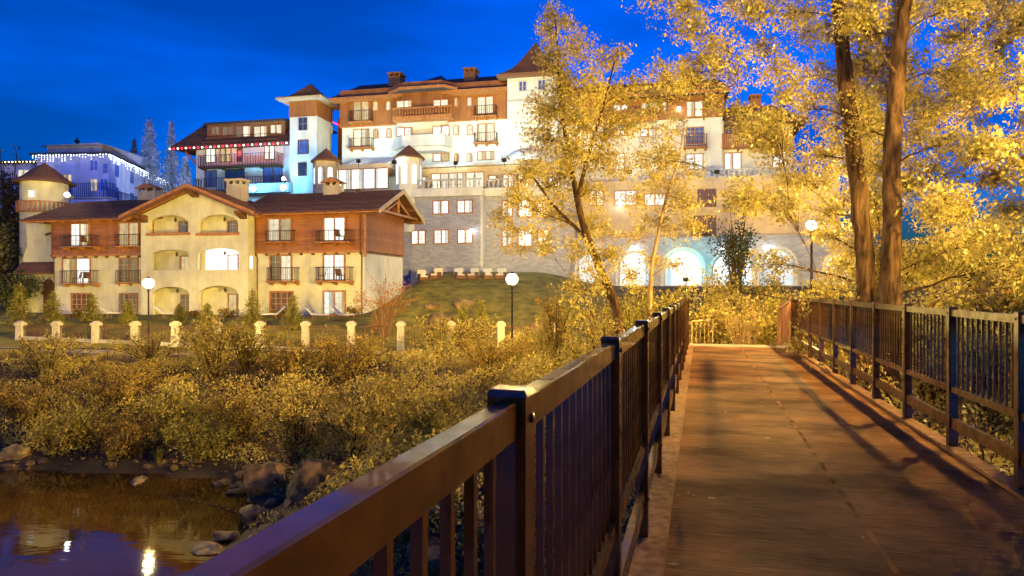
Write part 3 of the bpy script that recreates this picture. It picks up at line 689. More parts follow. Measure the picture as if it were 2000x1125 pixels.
# right gable end
m = MB(); nb = 13; z0 = zW + 0.02
for i in range(nb):
    a = zW + (zE + 0.1 - zW) * i / nb; b = zW + (zE + 0.1 - zW) * (i + 1) / nb
    m.hexa([(0.17, yF, a), (0.17, DEP + 0.1, a), (0.10, DEP + 0.1, a), (0.10, yF, a), (0.13, yF, b), (0.13, DEP + 0.1, b), (0.10, DEP + 0.1, b), (0.10, yF, b)])
tag(m.build('siding', 'wood_siding', lg), kind='stuff')
k = len(m.v)
gm = MB(); gm.poly([(0.11, yF, zE + 0.08), (0.11, DEP + 0.1, zE + 0.08), (0.11, yR, zR - 0.1)]); gm.poly([(0.0, yF, zE + 0.08), (0.0, yR, zR - 0.1), (0.0, DEP + 0.1, zE + 0.08)])
gm.build('gable_boards', 'wood_siding', lg)
sc_ = MB()
for i in range(26):
    y = yF + 0.05 + i * 0.285; sc_.hexa([(0.125, y + 0.09, zW - 0.22), (0.16, y + 0.09, zW - 0.22), (0.16, y + 0.13, zW - 0.22), (0.125, y + 0.13, zW - 0.22), (0.125, y, zW + 0.02), (0.16, y, zW + 0.02), (0.16, y + 0.24, zW + 0.02), (0.125, y + 0.24, zW + 0.02)])
tag(sc_.build('scalloped_trim', 'wood_dark', lg), kind='stuff')
MB().box(0.002, 0.05, 0.0, DEP, -1.5, zW - 0.05).build('side_wall', 'stucco_white', lg)  # side clad whiter than the front, cool hotel light put into its colour
# roofs
OV = 1.7; yE = -0.95
xV = xc1 - 0.2
rs = MB().courses((xV - 1.2, yE, zE), (OV, yE, zE), (OV, yR, zR), (xV - 1.2, yR, zR), 15, 0.07); rs.slab([(xV - 1.2, yE, zE), (OV, yE, zE), (OV, yR, zR), (xV - 1.2, yR, zR)], 0.12)
rs.slab([(xV - 1.2, yR, zR), (OV, yR, zR), (OV, 2 * yR - yE, zE), (xV - 1.2, 2 * yR - yE, zE)], 0.12)
roof_r = rs.build('roof', 'shingle', lg)
for y0, y1, z0, z1 in ((yE, yR, zE, zR), (2 * yR - yE, yR, zE, zR)):
    MB().hexa([(OV + 0.003, y0, z0 - 0.30), (OV + 0.07, y0, z0 - 0.30), (OV + 0.07, y1, z1 - 0.30), (OV + 0.003, y1, z1 - 0.30), (OV + 0.003, y0, z0 + 0.06), (OV + 0.07, y0, z0 + 0.06), (OV + 0.07, y1, z1 + 0.06), (OV + 0.003, y1, z1 + 0.06)]).build('bargeboard', 'stucco_tan', roof_r)
for y in (yE + 0.35, 1.3, yR, 6.1, 2 * yR - yE - 0.35):
    z = zE + (zR - zE) * (1 - abs(y - yR) / (yR - yE)) - 0.3
    MB().box(0.2, OV - 0.05, y - 0.1, y + 0.1, z - 0.12, z + 0.14).build('purlin', 'wood_dark', roof_r)
MB().bar((1.25, yE + 0.5, zE + 0.1), (1.25, 2 * yR - yE - 0.5, zE + 0.1), 0.16, 0.18).bar((1.25, yR, zE + 0.1), (1.25, yR, zR - 0.3), 0.14, 0.14).bar((1.25, 1.2, zE + 0.1), (1.25, yR, zE + 1.2), 0.12, 0.14).bar((1.25, 2 * yR - 1.2, zE + 0.1), (1.25, yR, zE + 1.2), 0.12, 0.14).build('truss', 'wood_trim', roof_r)
MB().box(xV - 1.0, OV, yE - 0.06, yE - 0.003, zE - 0.2, zE + 0.03).build('fascia', 'wood_trim', roof_r)
for i in range(14):
    xx = xV + 0.6 + i * (OV - xV - 0.8) / 13; MB().box(xx - 0.05, xx + 0.05, yE + 0.02, yF - 0.06, zE - 0.16, zE - 0.02).build('rafter_tail', 'wood_trim', roof_r)
# left wing roof, hipped at its outer end
xe = L.x(40, yE); zEl = zE
xh = L.x(150, yR); zRl = zR
rl = MB().courses((xe, yE, zEl), (xc0 + 1.2, yE, zEl), (xc0 + 1.2, yR, zRl), (xh, yR, zRl), 14, 0.07)
rl.poly([(xe, yE, zEl - .02), (xe, 2 * yR - yE, zEl - .02), (xh, yR, zRl)]).poly([(xe, 2 * yR - yE, zEl), (xc0 + 1.2, 2 * yR - yE, zEl), (xc0 + 1.2, yR, zRl), (xh, yR, zRl)])
rl.slab([(xe, yE, zEl - 0.003), (xc0 + 1.2, yE, zEl - 0.003), (xc0 + 1.2, 2 * yR - yE, zEl - 0.003), (xe, 2 * yR - yE, zEl - 0.003)], 0.1)
roof_l = rl.build('roof', 'shingle', lg)
MB().box(xe, xc0 + 0.2, yE - 0.06, yE - 0.003, zEl - 0.2, zEl + 0.03).build('fascia', 'wood_trim', roof_l)
for i in range(11):
    xx = xe + 0.4 + i * (xc0 - xe - 0.6) / 10; MB().box(xx - 0.05, xx + 0.05, yE + 0.02, yF - 0.06, zEl - 0.22, zEl - 0.105).build('rafter_tail', 'wood_trim', roof_l)
# gabled middle with six loggias
xa = L.x(365, PJ - 1.0); zA = L.z(365, 360, PJ - 1.0); zG = L.z(484, 412, PJ)
xg0, xg1 = L.x(232, PJ - 1.0), L.x(497, PJ - 1.0); zg0 = L.z(365, 419, PJ - 1.0)
def gz(x): return zA - (zA - zg0) * abs(x - xa) / (xg1 - xa if x > xa else xa - xg0)
holes = []; LOG = []
for (px0, py0, px1, py1, rise) in ((290, 420, 368, 456, .75), (387, 419, 465, 456, .75), (296, 488, 368, 527, .35), (386, 485, 467, 527, .45), (298, 560, 369, 618, .6), (388, 558, 466, 618, .7)):
    a, b = L.x(px0, PJ), L.x(px1, PJ); mid = (px0 + px1) / 2; t, bb = L.z(mid, py0, PJ), L.z(mid, py1, PJ)
    holes.append(arch(a, b, bb, t, 12, rise)); LOG.append((a, b, bb, t))
outer = [(xc0, -1.6), (xc1, -1.6), (xc1, gz(xc1) - 0.2), (xa, zA - 0.2), (xc0, gz(xc0) - 0.2)]
MB().wall(outer, holes, PJ, PJ + 0.28).build('gable_wall', 'stucco', lg)
MB().box(xc0, xc0 + 0.28, PJ + 0.281, 0.0, -1.6, gz(xc0) - 0.2).build('gable_side_wall', 'stucco', lg)
MB().box(xc1 - 0.28, xc1, PJ + 0.281, 0.0, -1.6, gz(xc1) - 0.2).build('gable_side_wall', 'stucco', lg)
for i, (a, b, bb, t) in enumerate(LOG):
    if i in (0, 2):
        MB().box(xc0 + 0.281, xc1 - 0.281, PJ + 0.281, -0.003, bb - 0.6, bb - 0.06).build('loggia_floor', 'stucco', lg)
        MB().box(xc0 + 0.281, xc1 - 0.281, PJ + 0.281, -0.003, t + 0.1, t + 0.22).build('loggia_ceiling', 'stucco', lg)
    if i < 2: MB().box(a - 0.15, b + 0.15, PJ - 0.12, PJ - 0.002, bb - 0.16, bb + 0.06).build('loggia_sill', 'wood_trim', lg)
    lite = ('lit_dim', 'lit_dim', 'lit_amber', 'lit_bright', 'lit_dim', 'lit_amber')[i]
    xm = a + (b - a) * 0.52
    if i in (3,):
        MB().box(a - 0.1, b + 0.1, -0.012, -0.003, bb - 0.1, t + 0.1).build('glowing_back_wall', 'lit_bright', lg)  # sheet glows by itself, lamp light on the wall put into its material
    win_local(lg, xm, b + 0.12, max(bb - 0.05, -1.0), bb + (t - bb) * 0.74, -0.015, lit=lite, cols=2, rows=4)
    ln = MB().lathe([(0.0, 0.28), (0.02, 0.14), (0.10, 0.06), (0.08, -0.16), (0.0, -0.18)], ((a + b) / 2 + 0.15, PJ + 0.6, t - 0.32), 6).build('lantern', 'iron', lg)
    if i in (3,):
        point_light('loggia_light', ((a + b) / 2 + 0.2, PJ + 0.55, t - 0.25 + 0.9), 26, (1, 0.95, 0.85), 0.08, lg, linear=False)
    if i in (2, 4, 5): pass
win(L, lg, 484, 497, 494, 524, PJ, kind='arch', cols=1, rows=1, lit='lit_white', fw=0.04, trim='stucco') if False else None
m = MB(); q0 = (xc1 + 0.002, -0.7); zz = L.z(490, 512, -0.6)
sw = MB().wall(arch(-0.85, -0.5, zz - 0.5, zz + 0.5), [], 0, 0.02); sw.v = [(xc1 + 0.003 + v[1], v[0], v[2]) for v in sw.v]; sw.build('window', 'lit_white', lg)
ct = MB()
for sgn, xe_ in ((1, xg1), (-1, xg0)):
    y0, y1 = PJ - 1.0, yR
    eL, eR = ((xe_, y0, zg0), (xe_, y1, zg0)); rR, rL = (xa, y1, zA), (xa, y0, zA)
    ct.courses(eL, eR, rR, rL, 13, 0.07); ct.slab([eL, eR, rR, rL], 0.1)
roof_c = ct.build('roof', 'shingle', lg)
for xe_ in (xg1, xg0):
    y0 = PJ - 1.0
    for dy, dz, th, mt in ((-0.07, 0.08, 0.24, 'wood_trim'), (-0.001, -0.14, 0.2, 'wood_dark'), (0.45, -0.12, 0.24, 'wood_trim')):
        MB().hexa([(xe_, y0 + dy, zg0 + dz - th), (xa, y0 + dy, zA + dz - th), (xa, y0 + dy + 0.065, zA + dz - th), (xe_, y0 + dy + 0.065, zg0 + dz - th), (xe_, y0 + dy, zg0 + dz), (xa, y0 + dy, zA + dz), (xa, y0 + dy + 0.065, zA + dz), (xe_, y0 + dy + 0.065, zg0 + dz)]).build('bargeboard', mt, roof_c)
for x_, z_ in ((xa, zA - 0.45), (L.x(283, PJ), gz(xc0) - 0.42), (L.x(476, PJ), gz(xc1) - 0.42)):
    MB().hexa([(x_ - 0.3, PJ - 0.75, z_ - 0.1), (x_ + 0.3, PJ - 0.75, z_ - 0.1), (x_ + 0.3, PJ - 0.002, z_ - 0.45), (x_ - 0.3, PJ - 0.002, z_ - 0.45), (x_ - 0.3, PJ - 0.85, z_ + 0.12), (x_ + 0.3, PJ - 0.85, z_ + 0.12), (x_ + 0.3, PJ - 0.002, z_ + 0.12), (x_ - 0.3, PJ - 0.002, z_ + 0.12)]).build('bracket', 'wood_dark', roof_c)
# windows and balconies of the two wings
for a in ((138, 435, 176, 483, yF, ('lit_white', 'lit_warm')), (232, 433, 273, 484, yF, 'lit_amber'), (122, 503, 178, 556, 0, ('lit_amber', 'lit_white')), (233, 503, 271, 554, 0, 'lit_dim'), (140, 572, 180, 617, 0, 'glass_brown'), (233, 572, 270, 617, 0, 'lit_dim'),
          (522, 425, 571, 473, yF, ('lit_warm', 'lit_amber')), (631, 423, 676, 473, yF, 'lit_white'), (527, 497, 571, 551, 0, ('lit_dim', 'lit_warm')), (631, 495, 675, 550, 0, 'lit_white'), (527, 568, 574, 619, 0, 'glass_brown'), (631, 567, 676, 617, 0, ('lit_white', 'lit_warm'))):
    win(L, lg, a[0], a[1], a[2], a[3], a[4] - 0.056 if a[4] else -0.006, lit=a[5], cols=2, rows=4, fw=0.13)
for a in ((118, 459, 181, 486, yF), (225, 457, 274, 485, yF), (117, 528, 180, 558, 0), (225, 528, 274, 556, 0), (518, 450, 573, 477, yF), (616, 449, 681, 477, yF), (520, 522, 575, 554, 0), (615, 521, 682, 554, 0)):
    balcony(L, lg, *a[:4], d=a[4] - 0.05, depth=0.35 if a[0] in (518, 225) else 0.75, gap=0.15)
# downpipes and gutters
for x_ in (xL + 0.12, xc0 - 0.12, xc1 + 0.14, -0.12):
    MB().tube([(x_, yF - 0.16, zE - 0.25), (x_, yF - 0.16, zW - 0.1), (x_, -0.07, zW - 0.45), (x_, -0.07, -0.9)], 0.04, 7).build('downpipe', 'wood_dark', lg)
for x_a, x_b in ((xe, xg0 + 0.3), (xg1 - 0.2, OV)):
    MB().tube([(x_a, yE - 0.13, zE - 0.06), (x_b, yE - 0.13, zE - 0.06)], 0.055, 7).build('gutter', 'wood_dark', lg)
MB().box(xL - 0.05, xc0 - 0.002, -0.06, -0.001, -1.6, -0.15).box(xc1 + 0.002, 0.05, -0.06, -0.001, -1.6, -0.15).build('plinth', 'stucco_tan', lg)
# chimneys
def chimney(B, par, x0, x1, ytop, ybot, d, mat='stucco', hood='flat', dep=1.0):
    a, b = B.x(x0, d), B.x(x1, d); zt, zb = B.z((x0 + x1) / 2, ytop, d), B.z((x0 + x1) / 2, ybot, d)
    h = zt - zb; c = MB().box(a + 0.1, b - 0.1, d, d + dep, zb - 1.2, zt - 0.42).build('chimney', mat, par)
    for xx in (a + 0.1, (a + b) / 2 - 0.09, b - 0.28):
        for yy in (d, d + dep - 0.18): MB().box(xx, xx + 0.18, yy, yy + 0.18, zt - 0.419, zt - 0.18).build('vent_post', mat, c)
    if hood == 'flat': MB().box(a - 0.02, b + 0.02, d - 0.12, d + dep + 0.12, zt - 0.179, zt).build('chimney_cap', mat, c)
    else:
        mid = (a + b) / 2
        MB().wall([(a - 0.15, zt - 0.17), (b + 0.15, zt - 0.17), (mid, zt + 0.28)], [], d - 0.15, d + dep + 0.15).build('chimney_hood', 'wood_trim', c)
    return c
chimney(L, lg, 440, 473, 349, 392, 1.4, 'stucco_tan')
chimney(L, lg, 629, 663, 352, 376, 3.0, 'stucco_tan', 'gable')
chimney(L, lg, 266, 304, 364, 388, 3.4, 'stucco_tan', 'gable')
# side entry with its flared buttress wall and little roofs
sx0, sx1 = L.x(48, 1.2), xL - 0.02
zb0 = L.z(70, 514, 1.2)
MB().wall([(sx0, -1.6), (sx1, -1.6), (sx1, zE), (sx0 + 0.2, zE), (sx0 + 0.3, zb0 + 1.5), (sx0 - 0.25, zb0 + 0.3), (sx0, zb0)], [], 1.2, 6.4).build('wall', 'stucco', lg)
MB().courses((sx0 - 0.4, 0.4, zb0 - 0.9), (sx1, 0.4, zb0 - 0.9), (sx1, 1.2, zb0 + 0.1), (sx0 - 0.2, 1.2, zb0 + 0.1), 5, 0.06).slab([(sx0 - 0.4, 0.4, zb0 - 0.9), (sx1, 0.4, zb0 - 0.9), (sx1, 1.2, zb0 + 0.1), (sx0 - 0.2, 1.2, zb0 + 0.1)], 0.1).build('porch_roof', 'shingle', lg)
za_ = L.z(75, 453, 1.2)
MB().slab([(sx1 - 1.6, 0.6, za_ - 0.25), (sx1, 0.6, za_ + 0.1), (sx1, 1.2, za_ + 0.35), (sx1 - 1.6, 1.2, za_)], 0.2).build('canopy', 'wood_dark', lg)
win_local(lg, L.x(86, 1.2), L.x(107, 1.2) - 0.1, -1.2, L.z(95, 545, 1.2), 1.19, kind='arch', lit='glass_brown', cols=1, rows=1, trim='wood_dark')

# floodlight housings on the lodge roof
def floodlight(pos, aim, label, energy, color, globe, spot=130, size=0.22, group='floodlights washing the hotel walls', linear=True, bare=0.0):
    o = empty('floodlight', pos, label, 'floodlight', group)
    d = (Vector(aim) - Vector(pos)).normalized(); qz = d.to_track_quat('-Z', 'Y').to_matrix().to_4x4()
    m = MB().box(-size, size, -size * 0.7, size * 0.7, -0.06, 0.16); m.v = [tuple(qz @ Vector(v)) for v in m.v]; m.build('housing', 'iron', o)
    m = MB().box(-size * 0.85, size * 0.85, -size * 0.55, size * 0.55, -0.085, -0.063); m.v = [tuple(qz @ Vector(v)) for v in m.v]; m.build('lens', globe, o)
    MB().box(-0.03, 0.03, -0.03, 0.03, -0.6, 0.0).build('bracket', 'iron', o)
    if bare: MB().lathe([(0, -bare), (bare * .7, -bare * .7), (bare, 0), (bare * .7, bare * .7), (0, bare)], (0, -0.42, 0.1), 10).build('bulb', globe, o, smooth=True)
    point_light('flood_light', d * 0.16, energy, color, 0.15, o, linear=linear, spot=spot, direction=d, blend=0.7)
    return o

# ------------------------------------------------------------------ round turret house behind the lodge
tp = at(87, 400, 66); TR = Frame(tp.x, 66, 0)
tu = TR.root('turret_house', 'round cream turret with cone roof and wooden gallery behind the lodge', 'building', 1.0)
rt = 40 * 66 / F; zt = at(87, 357, 66).z
MB().lathe([(rt, 0.0), (rt, zt)], (0, 0, 0), 28).build('wall', 'stucco', tu, smooth=True)
zap = at(90, 318, 66).z; re = 53 * 66 / F
MB().lathe([(re, zt - 0.12), (re * 0.99, zt + 0.02), (re * 0.72, zt + 0.45), (re * 0.4, zt + 1.2), (0.02, zap)], (0, 0, 0), 28).lathe([(rt, zt - 0.1), (re, zt - 0.12)], (0, 0, 0), 28).build('roof', 'shingle', tu, smooth=True)
zg1 = at(87, 394, 65).z; zg_ = at(87, 416, 65).z; rg = 46 * 65 / F
ga_ = MB().lathe([(rt, zg_), (rg, zg_), (rg, zg_ + 0.12), (rt, zg_ + 0.12)], (0, 0, 0), 28).lathe([(rg, zg1 - 0.1), (rg + 0.06, zg1 - 0.1), (rg + 0.06, zg1), (rg - 0.06, zg1), (rg - 0.06, zg1 - 0.1)], (0, 0, 0), 28).build('gallery', 'wood_trim', tu)
for i in range(40):
    a = 2 * math.pi * i / 40; 
    if math.sin(a) > 0.3: continue
    MB().bar((rg * math.cos(a), rg * math.sin(a), zg_ + 0.12), (rg * math.cos(a), rg * math.sin(a), zg1 - 0.1), 0.14, 0.05, (math.cos(a), math.sin(a), 0)).build('baluster', 'wood_trim', ga_)
xx = 3 * 66 / F; zz = at(90, 378, 64).z
MB().box(xx - 0.28, xx + 0.36, -rt - 0.02, -rt + 0.25, zz - 0.3, zz + 0.3).build('window', 'lit_white', tu)

# ------------------------------------------------------------------ main hotel block
H = Frame(0, 72.2, -12.5)
ht = H.root('hotel_building', 'tall white hotel with reddish wood top storey and flared corner tower', 'building', 1.5)
x0, x1 = H.x(668), H.x(994); zT = H.z(830, 240); zEv = H.z(830, 180); zb = 2.0
MB().box(x0, x1, 0, 13, zb, zT).build('wall', 'stucco_white', ht)
def board_batten(par, a, b, y, z0, z1, gap=0.42, mat='wood_vertical', axis='x', yy=0.0):
    m = MB(); n = max(1, int(abs(b - a) / gap))
    for i in range(n + 1):
        c = a + (b - a) * i / n
        if axis == 'x': m.box(c - 0.05, c + 0.05, y - 0.018, y - 0.001, z0, z1)
        else: m.box(y + 0.001, y + 0.03, c - 0.05, c + 0.05, z0, z1)
    return tag(m.build('battens', mat, par), kind='stuff')
WF = -0.22
MB().box(x0 - 0.15, x1, WF, 13.1, zT + 0.001, zEv + 0.7).build('upper_wall', 'wood_vertical', ht); board_batten(ht, x0 - 0.1, x1 - 0.05, WF, zT + 0.02, zEv + 0.3)
MB().box(x0 - 0.2, x1, WF - 0.06, WF - 0.001, zT - 0.12, zT + 0.06).build('sill_beam', 'wood_trim', ht)
# angled bay in the middle
def bay(d, xa_, xb_, xc_, xd_): return [(H.x(xa_), WF), (H.x(xb_, d), d), (H.x(xc_, d), d), (H.x(xd_), WF)]
bp_ = bay(-1.5, 766, 785, 862, 886)
zbw = H.z(825, 232, -1.5)
MB().prism([(p[0], p[1] + (0.001 if i in (0, 3) else 0)) for i, p in enumerate(bp_)], zbw, zEv + 0.75).build('bay_wall', 'wood_vertical', ht)
board_batten(ht, bp_[1][0], bp_[2][0], -1.5, zbw, zEv + 0.6)
bs = bay(-1.0, 770, 790, 858, 882)
MB().prism([(p[0], p[1] + 0.21 if i in (0, 3) else p[1]) for i, p in enumerate(bs)], H.z(825, 266, -1.0), zbw - 0.002).build('bay_wall', 'stucco_white', ht)
# roof
eF = -1.4; xr0, xr1 = H.x(643, eF), H.x(994, eF); zr0 = H.z(820, 181, eF)
yr = 6.5; zrd = H.z(850, 157, yr); xh0 = H.x(706, yr)
rf = MB().courses((xr0, eF, zr0), (xr1, eF, zr0), (xr1, yr, zrd), (xh0, yr, zrd), 12, 0.07).poly([(xr0, eF, zr0), (xr0, 14.4, zr0), (xh0, yr, zrd)]).poly([(xr0, 14.4, zr0), (xr1, 14.4, zr0), (xr1, yr, zrd), (xh0, yr, zrd)])
rf.slab([(xr0, eF, zr0 - 0.005), (xr1, eF, zr0 - 0.005), (xr1, 14.4, zr0 - 0.005), (xr0, 14.4, zr0 - 0.005)], 0.16)
roof_h = rf.build('roof', 'slate_dark', ht)
MB().box(xr0, xr1, eF - 0.06, eF - 0.002, zr0 - 0.3, zr0 + 0.05).build('fascia', 'wood_trim', roof_h)
MB().box(xr0 + 0.002, xr1, eF, WF, zr0 - 0.24, zr0 - 0.17).build('soffit', 'wood_trim', roof_h)
zby = zr0 + 0.25
bq = [(H.x(757, eF), eF + 0.2), (H.x(782, -2.5), -2.6), (H.x(866, -2.5), -2.6), (H.x(893, eF), eF + 0.2)]
m = MB().prism(bq, zr0 + 0.06, zr0 + 0.3)
cx_ = (bq[1][0] + bq[2][0]) / 2
for i in range(3): m.poly([(bq[i][0], bq[i][1], zr0 + 0.301), (bq[i + 1][0], bq[i + 1][1], zr0 + 0.301), (cx_, 4.0, zrd - 0.3)])
m.build('bay_roof', 'slate_dark', roof_h)
m = MB()
for i in range(3): m.bar((bq[i][0], bq[i][1] - 0.05, zr0 + 0.2), (bq[i + 1][0], bq[i + 1][1] - 0.05, zr0 + 0.2), 0.06, 0.3)
m.build('fascia', 'wood_trim', roof_h)
# balconies of the bay
bb0, bb1 = H.x(766, -2.6), H.x(882, -2.6); zf, zt_ = H.z(825, 233, -2.6), H.z(825, 208, -2.6)
MB().box(bb0, bb1, -2.6, -1.502, zf, zf + 0.35).build('balcony_floor', 'wood_trim', ht)
baluster_rail(ht, bb0, bb1, -2.5, zf + 0.36, zt_, 'wood_trim', 0.3, 'wood_balustrade')
zf2, zt2 = H.z(825, 290, -1.8), H.z(825, 263, -1.8)
MB().prism([(H.x(768), 0.002), (H.x(785, -1.9), -1.9), (H.x(868, -1.9), -1.9), (H.x(884), 0.002)], zf2 + 0.3, zt2).prism([(H.x(774), 0.002), (H.x(792, -1.5), -1.5), (H.x(860, -1.5), -1.5), (H.x(880), 0.002)], zf2 - 0.2, zf2 + 0.299).build('balcony_parapet', 'stucco_white', ht)
for a in ((690, 198, 721, 236, WF, 'lit_amber'), (932, 188, 964, 223, WF, 'lit_warm')): win(H, ht, *a[:4], a[4], lit=a[5], rows=4)
for a in ((690, 252, 722, 286, 0, 'lit_warm'), (932, 241, 966, 277, 0, 'lit_warm'), (845, 299, 878, 316, 0, ('lit_white', 'lit_amber')), (932, 295, 966, 313, 0, 'lit_warm')): win(H, ht, *a[:4], a[4], lit=a[5], rows=4)
for a in ((774, 196, 805, 211, -1.5), (845, 194, 876, 208, -1.5)): win(H, ht, *a[:4], a[4], lit='lit_warm', rows=2)
for a in ((774, 249, 806, 266, -1.0), (845, 246, 878, 265, -1.0)): win(H, ht, *a[:4], a[4], lit='lit_white', rows=2)
for a in ((728, 197, 739, 217, WF), (754, 197, 764, 216, WF), (887, 190, 896, 209, WF), (912, 189, 922, 208, WF)): win(H, ht, *a[:4], a[4], lit='lit_amber' if a[0] in (728, 887) else 'lit_warm', kind='arch', cols=1, rows=2, fw=0.07)
for a in ((729, 251, 740, 271, 0), (755, 250, 765, 270, 0), (886, 244, 897, 264, 0), (912, 243, 924, 264, 0), (887, 299, 897, 316, 0), (912, 298, 923, 316, 0)): win(H, ht, *a[:4], a[4], lit='lit_amber' if a[0] in (729, 887) else 'lit_warm', kind='arch', cols=1, rows=2, fw=0.07)
for a in ((681, 215, 723, 240, WF), (925, 205, 968, 229, WF), (680, 269, 725, 291, 0), (925, 258, 969, 281, 0)): balcony(H, ht, *a[:4], d=a[4], depth=0.9, gap=0.2, bt=0.03, slabm='wood_trim')
chimney(H, ht, 757, 783, 141, 166, 4.5, 'chimney_brick', 'flat', 1.6); chimney(H, ht, 904, 929, 132, 158, 4.5, 'chimney_brick', 'flat', 1.6)
# corner tower
TD = -1.6; ta, tb = H.x(991, TD), H.x(1089, TD); ztw = H.z(1035, 146, TD)
MB().box(ta, tb, TD, 8, zb, ztw).build('tower_wall', 'stucco_white', ht)
MB().box(ta + 0.0, tb + 0.05, TD - 0.08, TD - 0.002, H.z(1035, 196, TD) - 0.08, H.z(1035, 196, TD) + 0.08).build('tower_band', 'stone_white', ht)
tcx, tcy = (ta + tb) / 2 - 0.1, TD + 2.6; zta = H.z(1036, 84, tcy)
tw = MB(); hw = (tb - ta) / 2 + 0.85; prof = [(1.0, -0.05), (0.82, 0.35), (0.58, 1.05), (0.40, 1.9), (0.0, zta - ztw)]
for (k0, h0), (k1, h1) in zip(prof[:-1], prof[1:]):
    c0 = [(tcx + sx * hw * k0, tcy + sy * hw * k0, ztw + h0) for sx, sy in ((-1, -1), (1, -1), (1, 1), (-1, 1))]
    c1 = [(tcx + sx * hw * k1, tcy + sy * hw * k1, ztw + h1) for sx, sy in ((-1, -1), (1, -1), (1, 1), (-1, 1))]
    for i in range(4): tw.courses(c0[i], c0[(i + 1) % 4], c1[(i + 1) % 4], c1[i], 3 if k1 else 10, 0.05)
tw.box(tcx - hw, tcx + hw, tcy - hw, tcy + hw, ztw - 0.25, ztw - 0.052)
tw.build('tower_roof', 'shingle_red', ht)
for a in ((1013, 158, 1029, 179), (1050, 155, 1066, 177)): win(H, ht, *a, TD, lit='glass_blue', mull=2, cols=1, rows=2, trim='stone_white')
# terrace level: restaurant, glazed pavilion, rotunda, turrets
RD = -2.5; ra, rb = H.x(815, RD), H.x(1110, RD); zr_ = H.z(900, 321, RD); zfl = H.z(900, 370, RD)
MB().box(ra, rb, RD, -0.002, zfl - 3, zr_ - 0.3).build('terrace_wall', 'stucco_tan', ht)
MB().box(ra - 0.3, rb, RD - 0.7, -0.003, zr_ - 0.299, zr_).build('terrace_roof', 'stone_white', ht)
win(H, ht, 842, 337, 946, 368, RD, lit='lit_warm', mull=6, cols=1, rows=2); win(H, ht, 820, 345, 836, 357, RD, lit='lit_white', mull=1, cols=1, rows=1); win(H, ht, 953, 342, 970, 356, RD, lit='lit_warm', mull=1, cols=1, rows=1)
for i in range(4): win(H, ht, 982 + 30 * i, 340, 1004 + 30 * i, 368, RD, lit='lit_white', mull=2, cols=1, rows=2)
# domed glass roof over the rotunda
rc = (H.x(1040, 0), -1.0); rr_ = H.x(1085, 0) - rc[0] + 0.6; zro = H.z(1040, 319, -2.5)
MB().lathe([(rr_, 0.0), (rr_, 0.18), (rr_ * 0.92, 0.7), (rr_ * 0.65, 1.35), (rr_ * 0.3, 1.7), (0, 1.8)], (rc[0], rc[1], zro), 24).build('glass_dome', 'skylight', ht, smooth=True)
# stone base
SD = -6.0; sa, sb = H.x(700, SD), H.x(941, SD); zs = H.z(870, 384, SD)
MB().box(sa, sb, SD, -2.503, 1.2, zs).build('stone_base', 'ashlar', ht)
MB().box(H.x(941, SD) + 0.002, H.x(1120, SD), SD + 0.9, -2.503, 1.2, zs).build('stone_base', 'ashlar', ht)
MB().box(sb - 0.12, sb + 0.12, SD - 0.06, SD + 0.897, 1.2, zs).build('corner_quoin', 'stone_white', ht)
zw_ = H.z(870, 369, SD)
MB().box(sa, sb + 0.15, SD - 0.35, -2.51, zs + 0.002, zw_).build('terrace_band', 'stucco_white', ht); MB().box(sb + 0.152, H.x(1120, SD), SD + 0.5, -2.51, zs + 0.002, zw_).build('terrace_band', 'stucco_white', ht)
zbt = H.z(870, 350, SD)
baluster_rail(ht, H.x(815, SD), sb, SD - 0.1, zw_ + 0.001, zbt, 'stone_white', 0.45, 'balustrade', 0.10)
baluster_rail(ht, sb + 0.3, H.x(1118, SD), SD + 0.8, zw_ + 0.001, zbt, 'stone_white', 0.45, 'balustrade', 0.10)
for a in ((845, 391, 877, 419), (892, 390, 924, 417), (803, 449, 832, 478), (847, 448, 878, 477), (893, 447, 924, 476)): win(H, ht, *a, SD, lit='lit_white', mull=2, cols=2, rows=3, fw=0.12)
for a in ((980, 391, 1002, 425), (1011, 391, 1040, 425), (1049, 391, 1072, 425), (980, 448, 1002, 482), (1011, 448, 1040, 482), (1049, 448, 1072, 482)): win(H, ht, *a, SD + 0.9, lit='lit_white', mull=2, cols=2, rows=3, fw=0.12)
